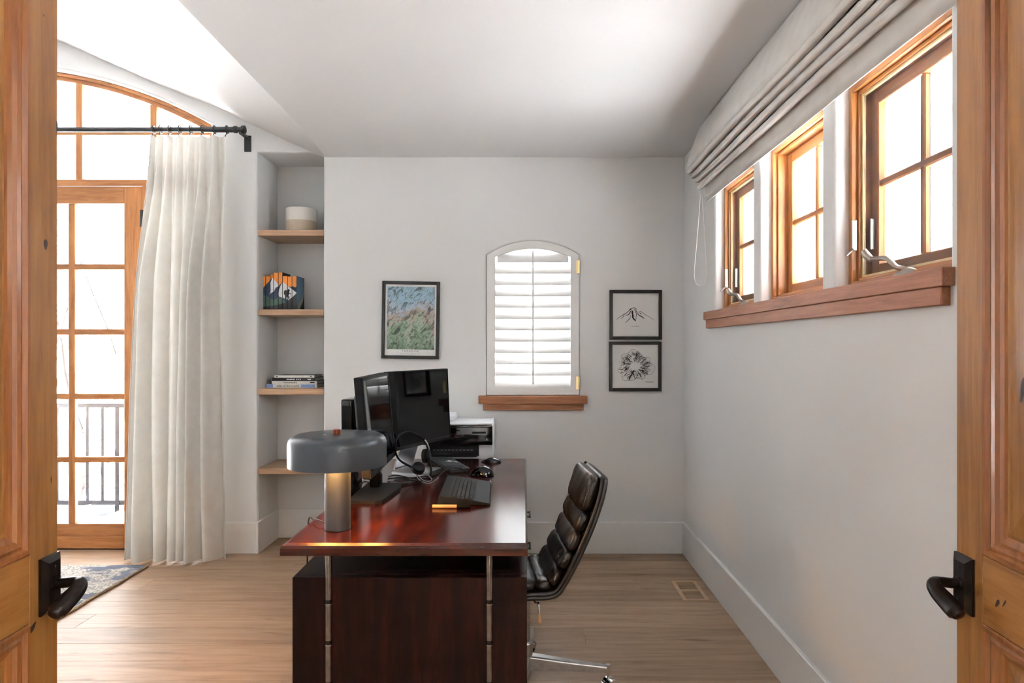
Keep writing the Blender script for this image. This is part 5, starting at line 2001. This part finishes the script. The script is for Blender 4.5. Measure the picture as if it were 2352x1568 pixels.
while xs_ < px_(1088):
    bx(bm, xs_, xs_ + 0.016, PY - 0.0052, PY - 0.0038, pz_(1034), pz_(1032))
    xs_ += 0.024
mobj('tray_ribs', bm, M['inkgrey'], prn)
mobj('output_tray', box(XP0 + 0.05, px_(1097), PY - 0.03, PY - 0.003, 0.742, 0.752, 0.003), M['plastic'], prn)
bm = newbm()
mobj('indicator_light', box(px_(1118), px_(1119.5), PY - 0.0195, PY - 0.0178, pz_(1010), pz_(1006)), M['whitep'], prn)


# ------------------------------------------------------------------ leather chair
ch = empty('office_chair', (0.0, 2.885, 0), 'dark brown channelled leather office chair with chrome four star base', 'chair', rotz=radians(5.6))
# local: x = backwards (chair faces -x), y = across, z up
SP = [(-0.36, 0.480), (-0.33, 0.458), (-0.25, 0.452), (-0.12, 0.449), (0.0, 0.449), (0.075, 0.450), (0.115, 0.463), (0.150, 0.505), (0.207, 0.608), (0.264, 0.735), (0.303, 0.846), (0.322, 0.918)]
path = spline([(x, 0, z) for x, z in SP], 4)
HWd = 0.222


def shellring(p, t_, hw, th, n=10):
    """flat rounded section across y at path point"""
    nrm = Vector((-t_.z, 0, t_.x))
    pts = []
    for k in range(2 * n):
        a = 2 * pi * k / (2 * n)
        c_, s_ = cos(a), sin(a)
        yy = hw * (abs(c_) ** 0.35) * (1 if c_ >= 0 else -1)
        tt = th * (abs(s_) ** 0.6) * (1 if s_ >= 0 else -1)
        pts.append(p + Vector((0, yy, 0)) + nrm * tt)
    return pts


bm = newbm()
rings = []
for i, p in enumerate(path):
    t_ = (path[min(i + 1, len(path) - 1)] - path[max(i - 1, 0)]).normalized()
    nrm = Vector((-t_.z, 0, t_.x))
    e = min(i, len(path) - 1 - i) / 5.0
    hw = HWd * (0.82 + 0.18 * min(1, e) ** 0.5)
    rings.append([bm.verts.new(q) for q in shellring(p + nrm * 0.014, t_, hw, 0.016)])
for i in range(len(rings) - 1):
    n = len(rings[i])
    for k in range(n):
        bm.faces.new((rings[i][k], rings[i][(k + 1) % n], rings[i + 1][(k + 1) % n], rings[i + 1][k]))
bm.faces.new(rings[0][::-1])
bm.faces.new(rings[-1])
bmesh.ops.recalc_face_normals(bm, faces=bm.faces)
mobj('shell', bm, M['leather'], ch, world=False, smooth='all')
# piping around the shell rim
for sgn in (1, -1):
    bm = newbm()
    pts = []
    for i, p in enumerate(path):
        t_ = (path[min(i + 1, len(path) - 1)] - path[max(i - 1, 0)]).normalized()
        nrm = Vector((-t_.z, 0, t_.x))
        e = min(i, len(path) - 1 - i) / 5.0
        hw = HWd * (0.82 + 0.18 * min(1, e) ** 0.5)
        pts.append(p + nrm * 0.028 + Vector((0, sgn * (hw - 0.008), 0)))
    tube(bm, pts, 0.0075, 8)
    mobj('piping', bm, M['leather'], ch, world=False, smooth='all')
# channels: arc length stations
LEN = [0.0]
for i in range(1, len(path)):
    LEN.append(LEN[-1] + (path[i] - path[i - 1]).length)
TOT = LEN[-1]


def at_len(s_):
    s_ = max(0, min(TOT, s_))
    for i in range(1, len(LEN)):
        if LEN[i] >= s_:
            u = (s_ - LEN[i - 1]) / max(1e-9, LEN[i] - LEN[i - 1])
            p = path[i - 1].lerp(path[i], u)
            t_ = (path[min(i + 1, len(path) - 1)] - path[max(i - 2, 0)]).normalized()
            return p, t_
    return path[-1], (path[-1] - path[-2]).normalized()


def channel(s0, s1, thick, hw, seed):
    rnd = random.Random(seed)
    bm = newbm()
    n, m = 22, 18
    sgnp = lambda v, e: (abs(v) ** e) * (1 if v >= 0 else -1)
    rows_ = []
    for i in range(n + 1):
        ph = -pi / 2 + pi * i / n
        cy, sy = cos(ph), sin(ph)
        rr = abs(cy) ** 0.38
        y = hw * sgnp(sy, 0.62)
        row = []
        for k in range(m):
            a = 2 * pi * k / m
            du = 0.5 * sgnp(cos(a), 0.7) * rr
            dn = 0.5 + 0.5 * sgnp(sin(a), 0.75) * rr
            p, t_ = at_len(s0 + (s1 - s0) * (0.5 + du * 1.22))
            nrm = Vector((-t_.z, 0, t_.x))
            wr_ = 1 + 0.05 * sin(y * 95 + seed * 3 + du * 5) * (1 if dn > 0.5 else 0)
            row.append(bm.verts.new(p + nrm * (0.022 + thick * dn * wr_) + Vector((0, y, 0))))
        rows_.append(row)
    for i in range(n):
        for k in range(m):
            bm.faces.new((rows_[i][k], rows_[i][(k + 1) % m], rows_[i + 1][(k + 1) % m], rows_[i + 1][k]))
    bmesh.ops.remove_doubles(bm, verts=bm.verts, dist=1e-5)
    bmesh.ops.recalc_face_normals(bm, faces=bm.faces)
    return mobj('leather_channel', bm, M['leather'], ch, world=False, smooth='all')


st = [0.015, 0.115, 0.215, 0.31, 0.395, 0.48, 0.575, 0.66, 0.745, 0.83, 0.985]
sc__ = TOT / 1.0
st = [q * TOT * 1.012 for q in st]
for i in range(len(st) - 1):
    th = 0.052 if i < len(st) - 2 else 0.062
    channel(st[i], st[i + 1], th, 0.185, i)
# underframe
bm = newbm()
bx(bm, -0.14, 0.06, -0.07, 0.07, 0.405, 0.446, 0.008, 2)
mobj('seat_mechanism', bm, M['black'], ch, world=False, smooth=True)
bm = newbm()
lathe(bm, [(0, 0.10), (0.034, 0.10), (0.034, 0.20), (0.024, 0.21), (0.024, 0.41), (0, 0.41)], 0, 0, 24)
mobj('column', bm, M['steel'], ch, world=False, smooth=True)
bm = tube(newbm(), spline([(0.02, -0.07, 0.42), (0.028, -0.16, 0.425), (0.034, -0.205, 0.44), (0.036, -0.215, 0.40)], 5), 0.004, 8)
lvv = mobj('tilt_lever', bm, M['chrome'], ch, world=False, smooth='all')
bm = tube(newbm(), [(0.036, -0.215, 0.405), (0.036, -0.217, 0.39), (0.037, -0.219, 0.372), (0.037, -0.219, 0.366)], [0.004, 0.006, 0.0095, 0.006], 12)
mobj('wooden_grip', bm, M['tan'], lvv, world=False, smooth='all')
RB = 0.342
for k in range(4):
    a = k * pi / 2 - radians(11.2)
    ca, sa = cos(a), sin(a)
    bm = newbm()
    for i, (r_, w2, zt_, zb2) in enumerate(((0.02, 0.026, 0.152, 0.092), (0.20, 0.019, 0.132, 0.094), (RB + 0.004, 0.013, 0.118, 0.092))):
        cs_ = [bm.verts.new((r_ * ca - y * sa, r_ * sa + y * ca, z_)) for y, z_ in ((-w2, zb2), (-w2, zt_ - 0.005), (-w2 * 0.7, zt_), (w2 * 0.7, zt_), (w2, zt_ - 0.005), (w2, zb2))]
        if i:
            for q in range(6):
                bm.faces.new((pv[q], pv[(q + 1) % 6], cs_[(q + 1) % 6], cs_[q]))
        else:
            bm.faces.new(cs_[::-1])
        pv = cs_
    bm.faces.new(pv)
    bmesh.ops.recalc_face_normals(bm, faces=bm.faces)
    bmesh.ops.bevel(bm, geom=[e for e in bm.edges], offset=0.002, segments=1, affect='EDGES')
    lg = mobj('base_leg', bm, M['steel'], ch, world=False)
    cx_, cy_ = (RB + 0.008) * ca, (RB + 0.008) * sa
    bm = tube(newbm(), [(cx_, cy_, 0.060), (cx_, cy_, 0.085), (cx_, cy_, 0.0855), (cx_, cy_, 0.122)], [0.006, 0.006, 0.0105, 0.0105], 14)
    cst = mobj('caster', bm, M['chrome'], ch, world=False, smooth=True)
    wa = a + 0.5 + k
    dx, dy = cos(wa), sin(wa)
    for sg in (-1, 1):
        c0 = Vector((cx_ + 0.012 * dx - sg * 0.016 * dy, cy_ + 0.012 * dy + sg * 0.016 * dx, 0.030))
        axv = Vector((-dy, dx, 0)) * sg
        bm = tube(newbm(), [c0 - axv * 0.010, c0 - axv * 0.008, c0 + axv * 0.006, c0 + axv * 0.009], [0.026, 0.030, 0.030, 0.024], 22)
        mobj('wheel', bm, M['black'], cst, world=False, smooth=True)
        bm = newbm()
        pts = []
        ups = []
        for q in range(11):
            aa = radians(-20 + 200 * q / 10)
            pts.append(c0 + axv * 0.0085 + Vector((dx, dy, 0)) * (0.033 * cos(aa)) + Vector((0, 0, 0.033 * sin(aa))))
            ups.append(c0 - axv * 0.012 + Vector((dx, dy, 0)) * (0.033 * cos(aa)) + Vector((0, 0, 0.033 * sin(aa))))
        A = [bm.verts.new(p) for p in pts]
        B = [bm.verts.new(p) for p in ups]
        ctr_ = bm.verts.new(c0 + axv * 0.012 + Vector((0, 0, 0.012)))
        for q in range(10):
            bm.faces.new((A[q], A[q + 1], B[q + 1], B[q]))
            bm.faces.new((A[q], ctr_, A[q + 1]))
        mobj('hood', bm, M['chrome'], cst, world=False, smooth=True)
